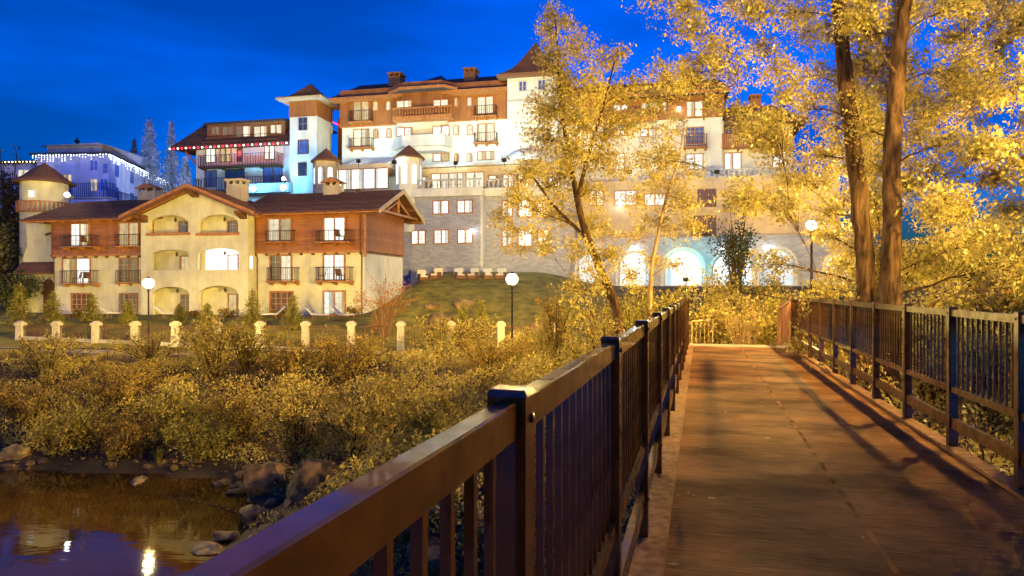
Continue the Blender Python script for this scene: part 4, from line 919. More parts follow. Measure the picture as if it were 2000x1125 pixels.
# glazed pavilion
PD = -5.0; pa, pb = H.x(652, PD), H.x(762, PD); zpt = H.z(705, 320, PD); zpb = H.z(705, 372, PD)
MB().box(pa, pb, PD, -0.003, zpb - 4, zpb).box(pa, pb, PD, -0.003, H.z(705, 330, PD), zpt).box(pa, pa + 0.25, PD, -0.003, zpb, zpt).build('pavilion_wall', 'stucco_tan', ht)
win(H, ht, 661, 329, 759, 370, PD, lit='lit_white', mull=4, cols=1, rows=2)
m = MB()
for i in range(4):
    a, b = H.x(672 + i * 21, PD), H.x(691 + i * 21, PD); m.slab([(a, PD + 0.3, zpt + 0.05), (b, PD + 0.3, zpt + 0.05), (b + 0.25, PD + 2.4, zpt + 1.0), (a + 0.25, PD + 2.4, zpt + 1.0)], 0.08)
m.build('skylight', 'skylight', ht)
def turret(B, par, px, half, ytop, ybot, yap, d, mat):
    c = B.x(px, d); r = half * B.world(c, d, 0).y / F; zt, zb_, za = B.z(px, ytop, d), B.z(px, ybot, d), B.z(px, yap, d)
    t = MB().lathe([(r, zb_ - 4), (r, zt)], (c, d + r, 0), 8, R(22.5), R(382.5)).build('turret', mat, par)
    MB().lathe([(r * 1.18, zt - 0.12), (r * 1.16, zt + 0.02), (r * 0.6, zt + (za - zt) * 0.5), (0.0, za)], (c, d + r, 0), 16).lathe([(r, zt - 0.11), (r * 1.18, zt - 0.12)], (c, d + r, 0), 16).build('turret_roof', 'shingle_red', t)
    for a in (-135, -90, -45, -10):
        a = R(a); w_ = MB().wall(arch(-0.26, 0.26, zt - 2.3 * (zt - zb_) / 3.0, zt - 0.75), [], -0.02, 0.05)
        rr = r * 0.925
        w_.v = [(c + rr * math.cos(a) - v[0] * math.sin(a) + v[1] * -math.cos(a) * 1.0, d + r + rr * math.sin(a) + v[0] * math.cos(a) - v[1] * math.sin(a), v[2]) for v in w_.v]
        w_.build('turret_window', 'lit_bright', t)
    return t
turret(H, ht, 789, 27, 304, 374, 277, -6.5, 'stucco_white'); turret(H, ht, 625, 26, 311, 372, 284, -6.0, 'stucco_tan')

# ------------------------------------------------------------------ west wing with the coloured bulbs, and its square tower
ww = H.root('west_wing', 'hotel wing with long wooden dormer and red and white bulbs under the eave', 'building', 3.0)
WD = 4.0; wa, wb = H.x(383, WD), H.x(570, WD)
ze = H.z(470, 281, WD - 1.3)
MB().box(wa, wb, WD, WD + 10, 1.5, ze + 0.4).build('wall', 'stucco_white', ww)
xe0, xe1 = H.x(333, WD - 1.3), H.x(572, WD - 1.3); yrw = WD + 5; zrw = H.z(480, 238, WD + 1.2)
xhw = H.x(402, WD + 1.2)
rf = MB().courses((xe0, WD - 1.3, ze), (xe1, WD - 1.3, ze), (xe1, WD + 1.2, zrw), (xhw, WD + 1.2, zrw), 10, 0.07)
rf.poly([(xe0, WD - 1.3, ze), (xhw, WD + 1.2, zrw), (xhw, WD + 10, zrw), (xe0, WD + 11, ze)]).slab([(xhw, WD + 1.2, zrw), (xe1, WD + 1.2, zrw), (xe1, WD + 10, zrw + 0.3), (xhw, WD + 10, zrw + 0.3)], 0.2)
rf.slab([(xe0, WD - 1.3, ze - 0.005), (xe1, WD - 1.3, ze - 0.005), (xe1, WD + 11, ze - 0.005), (xe0, WD + 11, ze - 0.005)], 0.18)
roof_w = rf.build('roof', 'shingle', ww)
da, db = H.x(405, WD - 0.6), H.x(556, WD - 0.6); zd0, zd1 = H.z(480, 272, WD - 0.6), H.z(480, 240, WD - 0.6)
MB().box(da, db, WD - 0.6, WD + 1.4, zd0 - 0.3, zd1).build('dormer_wall', 'wood_vertical', ww); MB().box(da - 0.3, db + 0.3, WD - 1.0, WD + 2.2, zd1 + 0.001, zd1 + 0.2).build('dormer_roof', 'slate_dark', ww)
board_batten(ww, da, db, WD - 0.6, zd0, zd1)
for a in ((411, 247, 432, 264, 'lit_dim'), (434, 247, 456, 264, 'lit_dim'), (460, 246, 490, 268, ('lit_dim', 'lit_warm')), (496, 246, 522, 268, 'lit_warm'), (528, 243, 551, 262, 'lit_warm')): win(H, ww, *a[:4], WD - 0.6, lit=a[4], cols=1, rows=1, mull=2)
baluster = balcony(H, ww, 396, 263, 540, 277, d=WD - 0.62, depth=0.45, slabm='wood_dark', gap=0.4, corbels=0)
for a in ((402, 290, 422, 318, ('lit_white', 'lit_white')), (430, 289, 452, 317, 'lit_amber'), (463, 288, 474, 316, 'glass_brown'), (517, 283, 537, 312, 'lit_white')): win(H, ww, *a[:4], WD, lit=a[4], rows=2, cols=1, trim='wood_dark')
for a in ((400, 333, 424, 366, 'glass_blue'), (440, 330, 478, 366, 'glass_dark'), (514, 326, 552, 362, 'glass_blue')): win(H, ww, *a[:4], WD, lit=a[4], rows=2, cols=1, trim='wood_dark')
balcony(H, ww, 387, 300, 541, 326, d=WD, depth=1.4, slabm='wood_dark', gap=0.35, bt=0.05, corbels=5)
balcony(H, ww, 378, 346, 545, 374, d=WD, depth=1.6, slabm='wood_dark', gap=0.35, bt=0.05, corbels=5)
MB().box(H.x(470, 0.5), H.x(563, 0.5), 0.5, WD - 1.7, H.z(515, 376, .5), H.z(515, 358, 0.5)).build('terrace_parapet', 'stucco_white', ww)
MB().box(wa, wb + 0.02, WD + 10.01, WD + 10.1, 1.5, ze).build('wall', 'stucco_white', ww)
# diagonal eave struts at the outer end
for y in (WD - 1.0, WD + 3): MB().bar((wa - 0.02, y + 1.1, ze - 2.0), (xe0 + 1.0, y + 1.1, ze - 0.25), 0.16, 0.2).build('strut', 'wood_trim', roof_w)
# square tower
st_ = H.root('square_tower', 'square white tower with wood band and pyramid roof between hotel wings', 'tower', 3.0)
QD = 1.5; qa, qb = H.x(566, QD), H.x(619, QD); qd = 3.6
while True:                                   # depth of the tower from where its far corner shows
    p = H.world(qb, QD + qd, 0); 
    if 1000 + F * p.x / p.y >= 644 or qd > 9: break
    qd += 0.1
zq0, zq1 = H.z(592, 228, QD), H.z(592, 193, QD)
MB().box(qa, qb, QD, QD + qd, 1.5, zq0).build('wall', 'stucco_white', st_)
MB().box(qa - 0.06, qb + 0.06, QD - 0.06, QD + qd, zq0 + 0.001, zq1 + 0.3).build('upper_wall', 'wood_vertical', st_)
board_batten(st_, qa, qb, QD - 0.06, zq0, zq1); board_batten(st_, QD, QD + qd, qb + 0.06, zq0, zq1, axis='y')
qcx, qcy = (qa + qb) / 2, QD + qd / 2; hx, hy = (qb - qa) / 2 + 1.15, qd / 2 + 1.15; zqa = H.z(603, 164, qcy)
tw = MB(); prof = [(1.0, -0.02), (0.62, 0.42), (0.5, 0.75), (0.0, zqa - zq1)]
for (k0, h0), (k1, h1) in zip(prof[:-1], prof[1:]):
    c0 = [(qcx + sx * hx * k0, qcy + sy * hy * k0, zq1 + h0) for sx, sy in ((-1, -1), (1, -1), (1, 1), (-1, 1))]; c1 = [(qcx + sx * hx * k1, qcy + sy * hy * k1, zq1 + h1) for sx, sy in ((-1, -1), (1, -1), (1, 1), (-1, 1))]
    for i in range(4): tw.courses(c0[i], c0[(i + 1) % 4], c1[(i + 1) % 4], c1[i], 3 if k1 else 6, 0.05)
tw.build('roof', 'shingle_red', st_); MB().box(qcx - hx, qcx + hx, qcy - hy, qcy + hy, zq1 - 0.22, zq1 - 0.03).build('soffit', 'stucco_tan', st_)
win(H, st_, 582, 228, 602, 256, QD - 0.07, lit='glass_dark', trim='stone_white', mull=1, cols=2, rows=2)
win(H, st_, 582, 273, 603, 301, QD, lit='glass_blue', trim='wood_dark', mull=1, cols=1, rows=2); win(H, st_, 582, 317, 599, 344, QD, lit='glass_dark', trim='wood_dark', mull=1, cols=1, rows=2)
# link between tower and main block
MB().box(qb + 0.07, x0 - 0.2, 6.5, 11, 1.5, H.z(655, 225, 5)).build('link_wall', 'wood_vertical', st_)
win(H, st_, 645, 245, 651, 262, 6.49, lit='lit_warm', mull=1, cols=1, rows=1)

# ------------------------------------------------------------------ east wing behind the trees
ew = H.root('east_wing', 'hotel wing half hidden by golden trees, with balconies and stone terrace base', 'building', 1.5)
ea, eb = H.x(1093), H.x(1411)
MB().box(ea, eb, 0, 12, zb, H.z(1300, 234)).build('wall', 'stucco_white', ew)
zt0, zt1 = H.z(1300, 234), H.z(1300, 176)
MB().box(ea, eb + 0.15, WF, 12.1, zt0 + 0.001, zt1 + 0.4).build('upper_wall', 'wood_vertical', ew); board_batten(ew, ea, eb, WF, zt0, zt1)
zre = H.z(1330, 178, eF); zrr = H.z(1330, 158, yr); xe_l, xe_r = H.x(1092, eF), H.x(1426, eF)
rf = MB().courses((xe_l, eF, zre), (xe_r, eF, zre), (H.x(1400, yr), yr, zrr), (xe_l, yr, zrr), 10, 0.07).poly([(xe_r, eF, zre), (xe_r, 13, zre), (H.x(1400, yr), yr, zrr)]).poly([(xe_l, yr, zrr), (H.x(1400, yr), yr, zrr), (xe_r, 13, zre), (xe_l, 13, zre)])
rf.slab([(xe_l, eF, zre - 0.005), (xe_r, eF, zre - 0.005), (xe_r, 13, zre - 0.005), (xe_l, 13, zre - 0.005)], 0.16)
roof_e = rf.build('roof', 'slate_dark', ew)
MB().box(xe_l, xe_r, eF - 0.06, eF - 0.002, zre - 0.3, zre + 0.05).build('fascia', 'wood_trim', roof_e)
for a in ((1197, 204, 1226, 217), (1252, 200, 1284, 214)): win(H, ew, *a, WF, lit='lit_white', rows=2)
win(H, ew, 1340, 197, 1373, 229, WF, lit='lit_warm', rows=4); win(H, ew, 1293, 198, 1303, 216, WF, lit='lit_warm', kind='arch', cols=1, rows=2)
for a in ((1197, 252, 1226, 266, 'lit_white'), (1251, 251, 1282, 267, 'lit_white'), (1340, 248, 1375, 281, 'glass_blue'), (1338, 300, 1374, 332, 'lit_white'), (1135, 300, 1165, 330, 'lit_warm'), (1187, 300, 1220, 332, 'lit_white'), (1110, 205, 1140, 230, 'lit_warm'), (1110, 252, 1140, 280, 'lit_warm')): win(H, ew, *a[:4], 0 if a[1] > 240 else WF, lit=a[4], rows=4)
balcony(H, ew, 1336, 262, 1381, 290, d=0, depth=0.9, mat='wood_dark', gap=0.2, bt=0.05)
z0_, z1_ = H.z(1250, 235, -1.4), H.z(1250, 212, -1.4); MB().box(H.x(1215, -1.4), H.x(1282, -1.4), -1.4, WF - 0.002, z0_, z0_ + 0.3).build('balcony_floor', 'wood_trim', ew); baluster_rail(ew, H.x(1215, -1.4), H.x(1282, -1.4), -1.3, z0_ + 0.301, z1_, 'wood_trim', 0.3, 'wood_balustrade')
# lower end section
eb2 = H.x(1548, 1.0)
MB().box(eb + 0.002, eb2, 1.0, 11, zb, H.z(1470, 233, 1.0)).build('wall', 'stucco_white', ew)
zl = H.z(1470, 236, -0.4); zl2 = H.z(1470, 208, 4.5)
rf = MB().courses((eb + 0.2, -0.4, zl), (eb2 + 1.2, -0.4, zl), (eb2 - 1.5, 4.5, zl2), (eb + 0.2, 4.5, zl2), 9, 0.07).slab([(eb + 0.2, -0.4, zl - 0.005), (eb2 + 1.2, -0.4, zl - 0.005), (eb2 + 1.2, 11, zl - 0.005), (eb + 0.2, 11, zl - 0.005)], 0.18).poly([(eb + 0.2, 4.5, zl2), (eb2 - 1.5, 4.5, zl2), (eb2 + 1.2, 11, zl), (eb + 0.2, 11, zl)])
rf.build('roof', 'shingle_red', ew)
for a in ((1414, 243, 1447, 262, 'glass_blue'), (1508, 243, 1528, 258, 'glass_blue'), (1414, 298, 1448, 331, 'lit_white'), (1508, 296, 1538, 331, 'lit_white')): win(H, ew, *a[:4], 1.0, lit=a[4], rows=4)
balcony(H, ew, 1410, 258, 1540, 288, d=1.0, depth=1.2, mat='wood_trim', gap=0.18, bt=0.11, corbels=5)
chimney(H, ew, 1294, 1314, 141, 166, 4.0, 'chimney_brick', 'flat', 1.4); chimney(H, ew, 1464, 1488, 184, 212, 4.0, 'chimney_brick', 'flat', 1.4)
# terrace and stone storeys under it
zte = H.z(1400, 346, -2.6)
MB().box(H.x(1122, -2.6), H.x(1640, -2.6), -2.6, -0.003, 1.2, zte).build('stone_base', 'stucco_tan', ew)
baluster_rail(ew, H.x(1255, -2.6), H.x(1540, -2.6), -2.5, zte + 0.001, H.z(1400, 330, -2.6), 'stone_white', 0.45, 'balustrade', 0.10)
for a in ((1200, 372, 1245, 402, 'lit_bright'), (1258, 378, 1300, 402, 'lit_bright'), (1362, 369, 1399, 404, 'glass_brown'), (1350, 421, 1399, 461, 'glass_brown'), (1440, 384, 1452, 404, 'glass_blue'), (1150, 372, 1180, 402, 'lit_white')): win(H, ew, *a[:4], -2.6, lit=a[4], rows=3, trim='wood_dark' if 'brown' in a[4] else 'wood_trim')
for yy in (404, 461): MB().box(H.x(1330, -2.6), H.x(1480, -2.6), -2.85, -2.603, H.z(1400, yy + 8, -2.6), H.z(1400, yy + 1, -2.6)).build('ledge', 'stucco_tan', ew)
# arcade
AD = -7.0
ar = H.root('arcade', 'stone arcade with brightly lit arches at the foot of the hotel', 'arcade', 1.0)
hl = []; zar = H.z(1400, 462, AD); zgb = H.z(1400, 560, AD)
ARC = [(1128, 1172, 492), (1208, 1272, 490), (1296, 1373, 487), (1390, 1472, 490), (1482, 1553, 486), (1612, 1672, 494)]
for p, q, t in ARC: hl.append(arch(H.x(p, AD), H.x(q, AD), zgb, H.z((p + q) / 2, t, AD), 14, (H.x(q, AD) - H.x(p, AD)) * 0.5))
MB().wall([(H.x(1121, AD), 0.6), (H.x(1690, AD), 0.6), (H.x(1690, AD), zar), (H.x(1121, AD), zar)], hl, AD, AD + 0.5).build('wall', 'ashlar', ar)
MB().box(H.x(1121, AD), H.x(1690, AD), AD + 0.501, -2.61, zar - 0.4, zar - 0.003).build('roof_slab', 'stucco_tan', ar)
MB().box(H.x(1121, AD), H.x(1690, AD), AD + 0.501, -2.61, zgb - 0.6, zgb - 0.01).build('floor', 'stucco_tan', ar)
for p, q, t in ARC:
    a, b = H.x(p, AD), H.x(q, AD)
    fr = win_local(ar, a + 0.0, b - 0.0, zgb, H.z((p + q) / 2, t, AD) + 0.0, AD + 0.42, kind='arch', cols=4, rows=4, lit='lit_arc', trim='stone_white', fw=0.14)
    MB().wall(arch(a - 0.25, b + 0.25, zgb, H.z((p + q) / 2, t, AD) + 0.25, 14), [arch(a + 0.004, b - 0.004, zgb + 0.004, H.z((p + q) / 2, t, AD) - 0.004, 14)], AD - 0.06, AD - 0.002).build('arch_surround', 'stone_white', ar)

# ------------------------------------------------------------------ blue lit building on the hill
K = Frame(at(212, 300, 97).x, 97.0, -4)
bl = K.root('hillside_building', 'pale building on the hill washed in blue light with icicle lights', 'building', 6.0)
zk = K.z(150, 304); A_ = (K.x(72), 0.0); C_ = at(322, 355, 122); rel_ = Vector((C_.x, C_.y)) - K.O; cx2, cy2 = K.r.dot(rel_), K.n.dot(rel_)
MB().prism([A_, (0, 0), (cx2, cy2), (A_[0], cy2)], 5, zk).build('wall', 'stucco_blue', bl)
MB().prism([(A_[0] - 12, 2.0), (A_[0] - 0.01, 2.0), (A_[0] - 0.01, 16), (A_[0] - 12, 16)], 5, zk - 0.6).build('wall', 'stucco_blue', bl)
MB().prism([(A_[0] - .6, -0.7), (0.6, -0.7), (cx2 + 0.8, cy2), (A_[0] - .6, cy2)], zk + 0.001, zk + 0.35).build('roof_edge', 'slate_dark', bl)
MB().prism([(A_[0] - 12.5, 1.4), (A_[0] - .61, 1.4), (A_[0] - .61, 16), (A_[0] - 12.5, 16)], zk - 0.599, zk - 0.3).build('roof_edge', 'slate_dark', bl)
pk0, pk1 = K.x(92, 4), K.x(200, 4); zk2 = K.z(150, 284, 4)
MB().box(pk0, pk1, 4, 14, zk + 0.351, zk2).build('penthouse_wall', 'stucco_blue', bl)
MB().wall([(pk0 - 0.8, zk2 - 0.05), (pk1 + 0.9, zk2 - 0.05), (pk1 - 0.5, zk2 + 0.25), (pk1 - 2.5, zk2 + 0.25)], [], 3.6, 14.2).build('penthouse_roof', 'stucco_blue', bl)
fc = K.x(146, 6); zf0 = zk2
MB().lathe([(0.5, zf0), (0.5, zf0 + 0.5), (0.25, zf0 + 0.55), (0.3, zf0 + 1.1), (0.45, zf0 + 1.15), (0.1, zf0 + 1.6), (0.03, zf0 + 2.1), (0, zf0 + 2.2)], (fc, 6.5, 0), 8).build('cupola', 'slate_dark', bl)
for a in ((176, 313, 192, 334, 'glass_blue'), (200, 319, 212, 340, 'glass_blue'), (124, 340, 142, 363, 'lit_amber'), (176, 349, 191, 374, 'lit_amber'), (195, 349, 211, 372, 'glass_blue'), (95, 330, 112, 348, 'glass_blue')): win(K, bl, *a[:4], -0.002, lit=a[4], rows=2, cols=1, trim='stucco_blue')
win(K, bl, 35, 331, 58, 350, 1.998, lit='lit_warm', rows=1, cols=1, trim='stone_white')
# windows on the receding side
dv = Vector((cx2, cy2)); ln_ = dv.length; dv /= ln_
for tpos in (0.12, 0.36, 0.62, 0.85):
    for zc in (zk - 1.7, zk - 5.0):
        c = dv * ln_ * tpos; m = MB().box(-0.75, 0.75, -0.04, 0.03, zc - 0.9, zc + 0.9); ang = math.atan2(dv.y, dv.x)
        m.v = [(c.x + v[0] * math.cos(ang) - v[1] * math.sin(ang), c.y + v[0] * math.sin(ang) + v[1] * math.cos(ang), v[2]) for v in m.v]
        m.build('window', 'lit_amber' if (tpos, zc) == (0.62, zk - 5.0) else 'glass_blue', bl)
balcony(K, bl, 128, 357, 214, 388, d=0, depth=1.5, mat='iron_blue', slabm='stucco_tan', gap=0.3, bt=0.07, corbels=0)
c0, c1 = Vector((0.3, -1.4)), dv * 13 + Vector((1.5, -1.0)); zb1 = K.z(190, 384, -1.4)
m = MB().bar((c0.x, c0.y, zb1 + 1.3), (c1.x, c1.y, zb1 + 1.3), 0.08, 0.1)
for i in range(34):
    q = c0.lerp(c1, i / 33); m.box(q.x - 0.03, q.x + 0.03, q.y - 0.03, q.y + 0.03, zb1, zb1 + 1.26)
m.build('railing', 'iron_blue', bl)

# ------------------------------------------------------------------ vegetation
def leaf_object(name, P, size, mat, parent=None, origin=(0, 0, 0), aspect=0.55, droop=0.25, kind=None):
    """many small folded leaves at points P"""
    P = np.asarray(P, float); n = len(P)
    if n == 0: return None
    S = np.asarray(size, float) if hasattr(size, '__len__') else size * rng.uniform(0.45, 1.45, n)
    ax = rng.normal(size=(n, 3)); ax[:, 2] -= droop * 2; ax /= np.linalg.norm(ax, axis=1)[:, None]
    t = rng.normal(size=(n, 3)); sd = np.cross(ax, t); sd /= np.linalg.norm(sd, axis=1)[:, None] + 1e-9
    nm = np.cross(sd, ax)
    h = (S / 2)[:, None]; wv = h * aspect
    fold = wv * 0.35
    v0 = P - ax * h; v2 = P + ax * h; v1 = P + sd * wv - ax * h * 0.1 + nm * fold; v3 = P - sd * wv - ax * h * 0.1 + nm * fold
    V = np.stack([v0, v1, v2, v3], 1).reshape(-1, 3) - np.asarray(origin)
    me = bpy.data.meshes.new(name); me.vertices.add(4 * n); me.vertices.foreach_set('co', V.astype(np.float32).ravel())
    k = np.arange(n)[:, None] * 4
    tri = np.concatenate([k + [[0, 1, 2]], k + [[0, 2, 3]]], 1).reshape(-1)
    me.loops.add(6 * n); me.loops.foreach_set('vertex_index', tri.astype(np.int32))
    me.polygons.add(2 * n); me.polygons.foreach_set('loop_start', (np.arange(2 * n) * 3).astype(np.int32)); me.polygons.foreach_set('loop_total', np.full(2 * n, 3, np.int32))
    me.update(calc_edges=True); me.validate()
    me.materials.append(M[mat]); o = bpy.data.objects.new(name, me); COL.objects.link(o)
    if parent: o.parent = parent
    if kind: o['kind'] = kind
    return o

def ball(n):
    p = rng.normal(size=(n, 3)); p /= np.linalg.norm(p, axis=1)[:, None]; return p * (rng.uniform(0, 1, n) ** 0.45)[:, None]

def tree(name, label, trunks, clumps, leaf, size, bark='bark', cat='tree', group=None, twig=0.9, limb_r=0.05, per=26, spread=0.16, aspect=0.55, base=None, droop=0.3):
    """trunks: [(points, radii)] ; clumps: [(centre, (rx, ry, rz), leaves)]"""
    b = Vector(trunks[0][0][0]); o = empty(name, b, label, cat, group)
    tm = MB(); TP = []
    for pts, rad in trunks:
        # resample for a smooth, slightly crooked stem
        P = [Vector(p) for p in pts]; Q = []; RR = []
        for i in range(len(P) - 1):
            p_, q_ = P[max(i - 1, 0)], P[min(i + 2, len(P) - 1)]
            for k in range(5):
                t = k / 5; a, c = P[i], P[i + 1]
                pt = 0.5 * ((2 * a) + (c - p_) * t + (2 * p_ - 5 * a + 4 * c - q_) * t * t + (3 * a - p_ - 3 * c + q_) * t ** 3)
                r = rad[i] * (1 - t) + rad[i + 1] * t
                Q.append(pt + Vector((random.uniform(-1, 1), random.uniform(-1, 1), 0)) * r * 0.12); RR.append(r * random.uniform(0.95, 1.05))
        Q.append(P[-1]); RR.append(rad[-1])
        tm.tube([q - b for q in Q], RR, 9)
        TP += [(q, r) for q, r in zip(Q, RR)]
    tm.build('trunk', bark, o, smooth=True)
    bm = MB(); LP = []
    clumps = sorted(clumps, key=lambda q: min((Vector(q[0]) - t[0]).length for t in TP))
    for c, rad, nl in clumps:
        c = Vector(c); rad = Vector(rad); R0 = max(rad)
        best = min(TP, key=lambda q: (q[0] - c).length + (3.0 * max(0, q[0].z - c.z + 0.25 * (q[0] - c).length)))
        a = best[0]; ln_ = (c - a).length; r0 = min(best[1] * 0.62, limb_r * (0.35 + 0.16 * ln_))
        mid = a.lerp(c, 0.5) + Vector((random.uniform(-.12, .12), random.uniform(-.12, .12), 0.10)) * ln_
        pts = []
        for i in range(7):
            t = i / 6; pts.append(a * (1 - t) ** 2 + mid * 2 * t * (1 - t) + c * t * t + Vector((random.gauss(0, .02), random.gauss(0, .02), random.gauss(0, .02))) * ln_ * (0.5 if 0 < i < 6 else 0))
        bm.tube([p - b for p in pts], [max(0.006, r0 * (1 - 0.8 * i / 6)) for i in range(7)], 6)
        TP += [(pts[i], max(0.006, r0 * (1 - 0.8 * i / 6)) * 0.9) for i in (2, 3, 4, 5)]
        nt_ = max(4, nl // per)
        ends = ball(nt_) * np.array(rad)
        for e in ends:
            s = pts[random.choice((3, 4, 4, 5, 5, 6))]; e = Vector(e) + c
            m2 = s.lerp(e, 0.55) + Vector((0, 0, 0.08)) * (e - s).length
            tp = [s, s.lerp(m2, .6), m2, m2.lerp(e, .55), e]
            bm.tube([p - b for p in tp], [max(.004, r0 * 0.22), max(.004, r0 * .18), max(0.0035, r0 * .14), .003, .002], 4)
            k = per + random.randint(-per // 4, per // 4)
            t = rng.uniform(0.35, 1.05, k); base_ = np.where((t < .7)[:, None], np.array(m2) + (np.array(e) - np.array(m2)) * ((t - .35) / .7)[:, None], np.array(m2) + (np.array(e) - np.array(m2)) * t[:, None])
            LP.append(base_ + rng.normal(size=(k, 3)) * spread * twig * np.array([1, 1, 0.85]))
    if bm.v: bm.build('branches', bark, o)
    LP = np.concatenate(LP)
    leaf_object('crown', LP, size, leaf, o, b, aspect, droop)
    return o

def gpos(px, py, Y):
    p = at(px, py, Y); return Vector((p.x, p.y, hz(p.x, p.y)))

# middle tree leaning over the railing
Y = 24.0
def P3(x, y, d=0.0): return at(x, y, Y + d)
tb_ = P3(1218, 640); tb_.z = hz(tb_.x, tb_.y) - 0.2
trunk = [tb_, P3(1205, 610), P3(1170, 520, .2), P3(1140, 440, .3), P3(1122, 360, .3), P3(1105, 270, .2), P3(1092, 150, 0), P3(1085, 40, 0)]
trad = [0.22, 0.17, 0.15, 0.13, 0.10, 0.075, 0.045, 0.02]
fork = [P3(1128, 390, .3), P3(1150, 300, -.5), P3(1180, 200, -.8), P3(1200, 120, -.8)]
fork2 = [P3(1150, 470, .3), P3(1080, 400, .8), P3(1030, 340, 1.0), P3(1000, 400, 1.2)]
cl = []
for x, y, r, n in ((1080, 25, 20, 240), (1068, 60, 30, 420), (1110, 45, 28, 320), (1075, 110, 38, 650), (1130, 95, 42, 650), (1175, 120, 40, 450), (1215, 110, 30, 260), (1095, 165, 42, 850), (1150, 170, 48, 950), (1205, 190, 46, 650), (1240, 165, 28, 240),
                   (1070, 215, 45, 900), (1125, 235, 52, 1200), (1185, 250, 48, 900), (1045, 200, 28, 220), (1060, 275, 48, 900), (1115, 300, 54, 1200), (1180, 310, 48, 900), (1235, 245, 36, 420), (1035, 330, 44, 650), (1085, 360, 50, 950), (1150, 375, 46, 800), (1000, 385, 38, 420), (975, 420, 28, 240), (1040, 410, 44, 560),
                   (990, 450, 34, 300), (1095, 425, 44, 620), (1160, 440, 44, 560), (1060, 470, 40, 420), (1130, 490, 40, 480), (1010, 490, 26, 170), (1190, 500, 36, 420), (1160, 550, 40, 420), (1110, 560, 36, 320)):
    d = random.uniform(-1.6, 1.6); c = P3(x, y, d); q = r * (Y + d) / F
    cl.append((c, (q * 1.1, q * 1.25, q * 0.95), int(n * 1.5)))
tree('maple_tree', 'tall golden leafed tree with leaning forked trunk beside the river side railing', [(trunk, trad), (fork, [.09, .07, .045, .02]), (fork2, [.075, .05, .03, .015])], cl, 'leaf_gold', 0.105, limb_r=0.05, spread=0.14)
# slimmer companion with pale stem
Y = 27.0
tb_ = P3(1268, 620); tb_.z = hz(tb_.x, tb_.y) - 0.2
trunk = [tb_, P3(1272, 540), P3(1285, 460), P3(1300, 390), P3(1325, 310), P3(1335, 250)]
cl = []
for x, y, r, n in ((1325, 250, 30, 260), (1290, 265, 36, 420), (1260, 300, 40, 480), (1310, 300, 42, 600), (1345, 340, 40, 560), (1270, 350, 44, 620), (1240, 395, 40, 480), (1310, 380, 46, 700), (1350, 400, 40, 520), (1365, 440, 34, 360), (1280, 430, 44, 560), (1325, 450, 42, 520), (1235, 460, 38, 420), (1270, 510, 40, 420), (1215, 330, 36, 380), (1225, 545, 38, 420), (1315, 515, 30, 200)):
    d = random.uniform(-1.4, 1.4); c = P3(x, y, d); q = r * (Y + d) / F
    cl.append((c, (q * 1.1, q * 1.2, q * 0.9), int(n * 1.1)))
tree('birch_tree', 'slim golden tree with pale straight stem left of the bridge end', [(trunk, [.11, .085, .07, .055, .035, .015])], cl, 'leaf_gold', 0.105, bark='bark_pale', limb_r=0.04, spread=0.14)

# the two big cottonwoods beyond the tree side railing
def cottonwood(label, Y_, tr, rad, cls, seed):
    global Y
    Y = Y_; random.seed(seed)
    b = P3(*tr[0]); b.z = hz(b.x, b.y) - 0.3
    pts = [b] + [P3(*t) for t in tr]
    cl = []
    for x, y, r, n, d in cls:
        tx = np.interp(y, [t[1] for t in tr][::-1], [t[0] for t in tr][::-1])
        if abs(x - tx) < 72: d = random.uniform(1.6, 3.2)          # leave the stem itself in view
        c = P3(x, y, d); q = r * (Y + d) / F
        cl.append((c, (q * 1.15, q * 1.15, q), n if n > 250 else n * 2))
    return tree('cottonwood_tree', label, [(pts, [rad[0] * 1.15] + rad)], cl, 'leaf_cotton', 0.088, limb_r=0.05, spread=0.135, per=26, aspect=0.62, group='big trees beside the footbridge')
def fill(x0, x1, y0, y1, step, r, n, dens, seed, dlo, dhi):
    random.seed(seed); out = []
    y = y0
    while y <= y1:
        x = x0
        while x <= x1:
            dx, dy = random.uniform(-.45, .45) * step, random.uniform(-.45, .45) * step
            if random.random() < dens(x + dx, y + dy): out.append((x + dx, y + dy, r * random.uniform(.75, 1.2), int(n * random.uniform(.7, 1.3)), random.uniform(dlo, dhi)))
            x += step
        y += step
    return out
def dens1(x, y):
    if x < 1330: return 0.62 if y < 130 else 0.12
    if x < 1440: return 0.75 if y < 110 else (0.38 if y < 200 else (0.10 if y < 260 else 0.03))
    if x < 1540: return 0.8 if y < 130 else (0.8 if 230 < y < 420 else 0.35)
    if y > 400 and x < 1620: return 0.15
    return 0.97
c1 = fill(1265, 1740, -90, 560, 54, 44, 720, dens1, 3, -2.6, 2.2)
c1 += [(1290, 140, 34, 200, -1.5), (1310, 175, 26, 120, -1.5), (1335, 150, 26, 140, -1.2), (1440, 210, 26, 130, -1), (1470, 250, 26, 130, -1), (1385, 205, 22, 90, -1), (1400, 130, 28, 170, -1), (1345, 60, 40, 260, -1)]
cottonwood('thick trunked golden cottonwood, the nearer to the lamp of the two by the railing', 18.5, [(1692, 560), (1682, 430), (1668, 290), (1655, 190), (1645, 90), (1638, 0), (1632, -110), (1640, -220)], [0.25, .225, .21, .20, .19, .18, .155, .11], c1, 21)
def dens2(x, y):
    if x > 1900 and 120 < y < 260: return 0.45
    if x > 1880 and 330 < y < 400: return 0.6
    return 0.97
c2 = fill(1690, 2130, -90, 585, 52, 46, 780, dens2, 5, -2.2, 3.0)
cottonwood('thick trunked golden cottonwood with the straight stem furthest along the railing', 16.5, [(1737, 580), (1742, 430), (1742, 300), (1748, 190), (1757, 90), (1766, 0), (1775, -110), (1790, -220)], [0.235, .21, .195, .185, .175, .165, .14, .10], c2, 22)
random.seed(40)
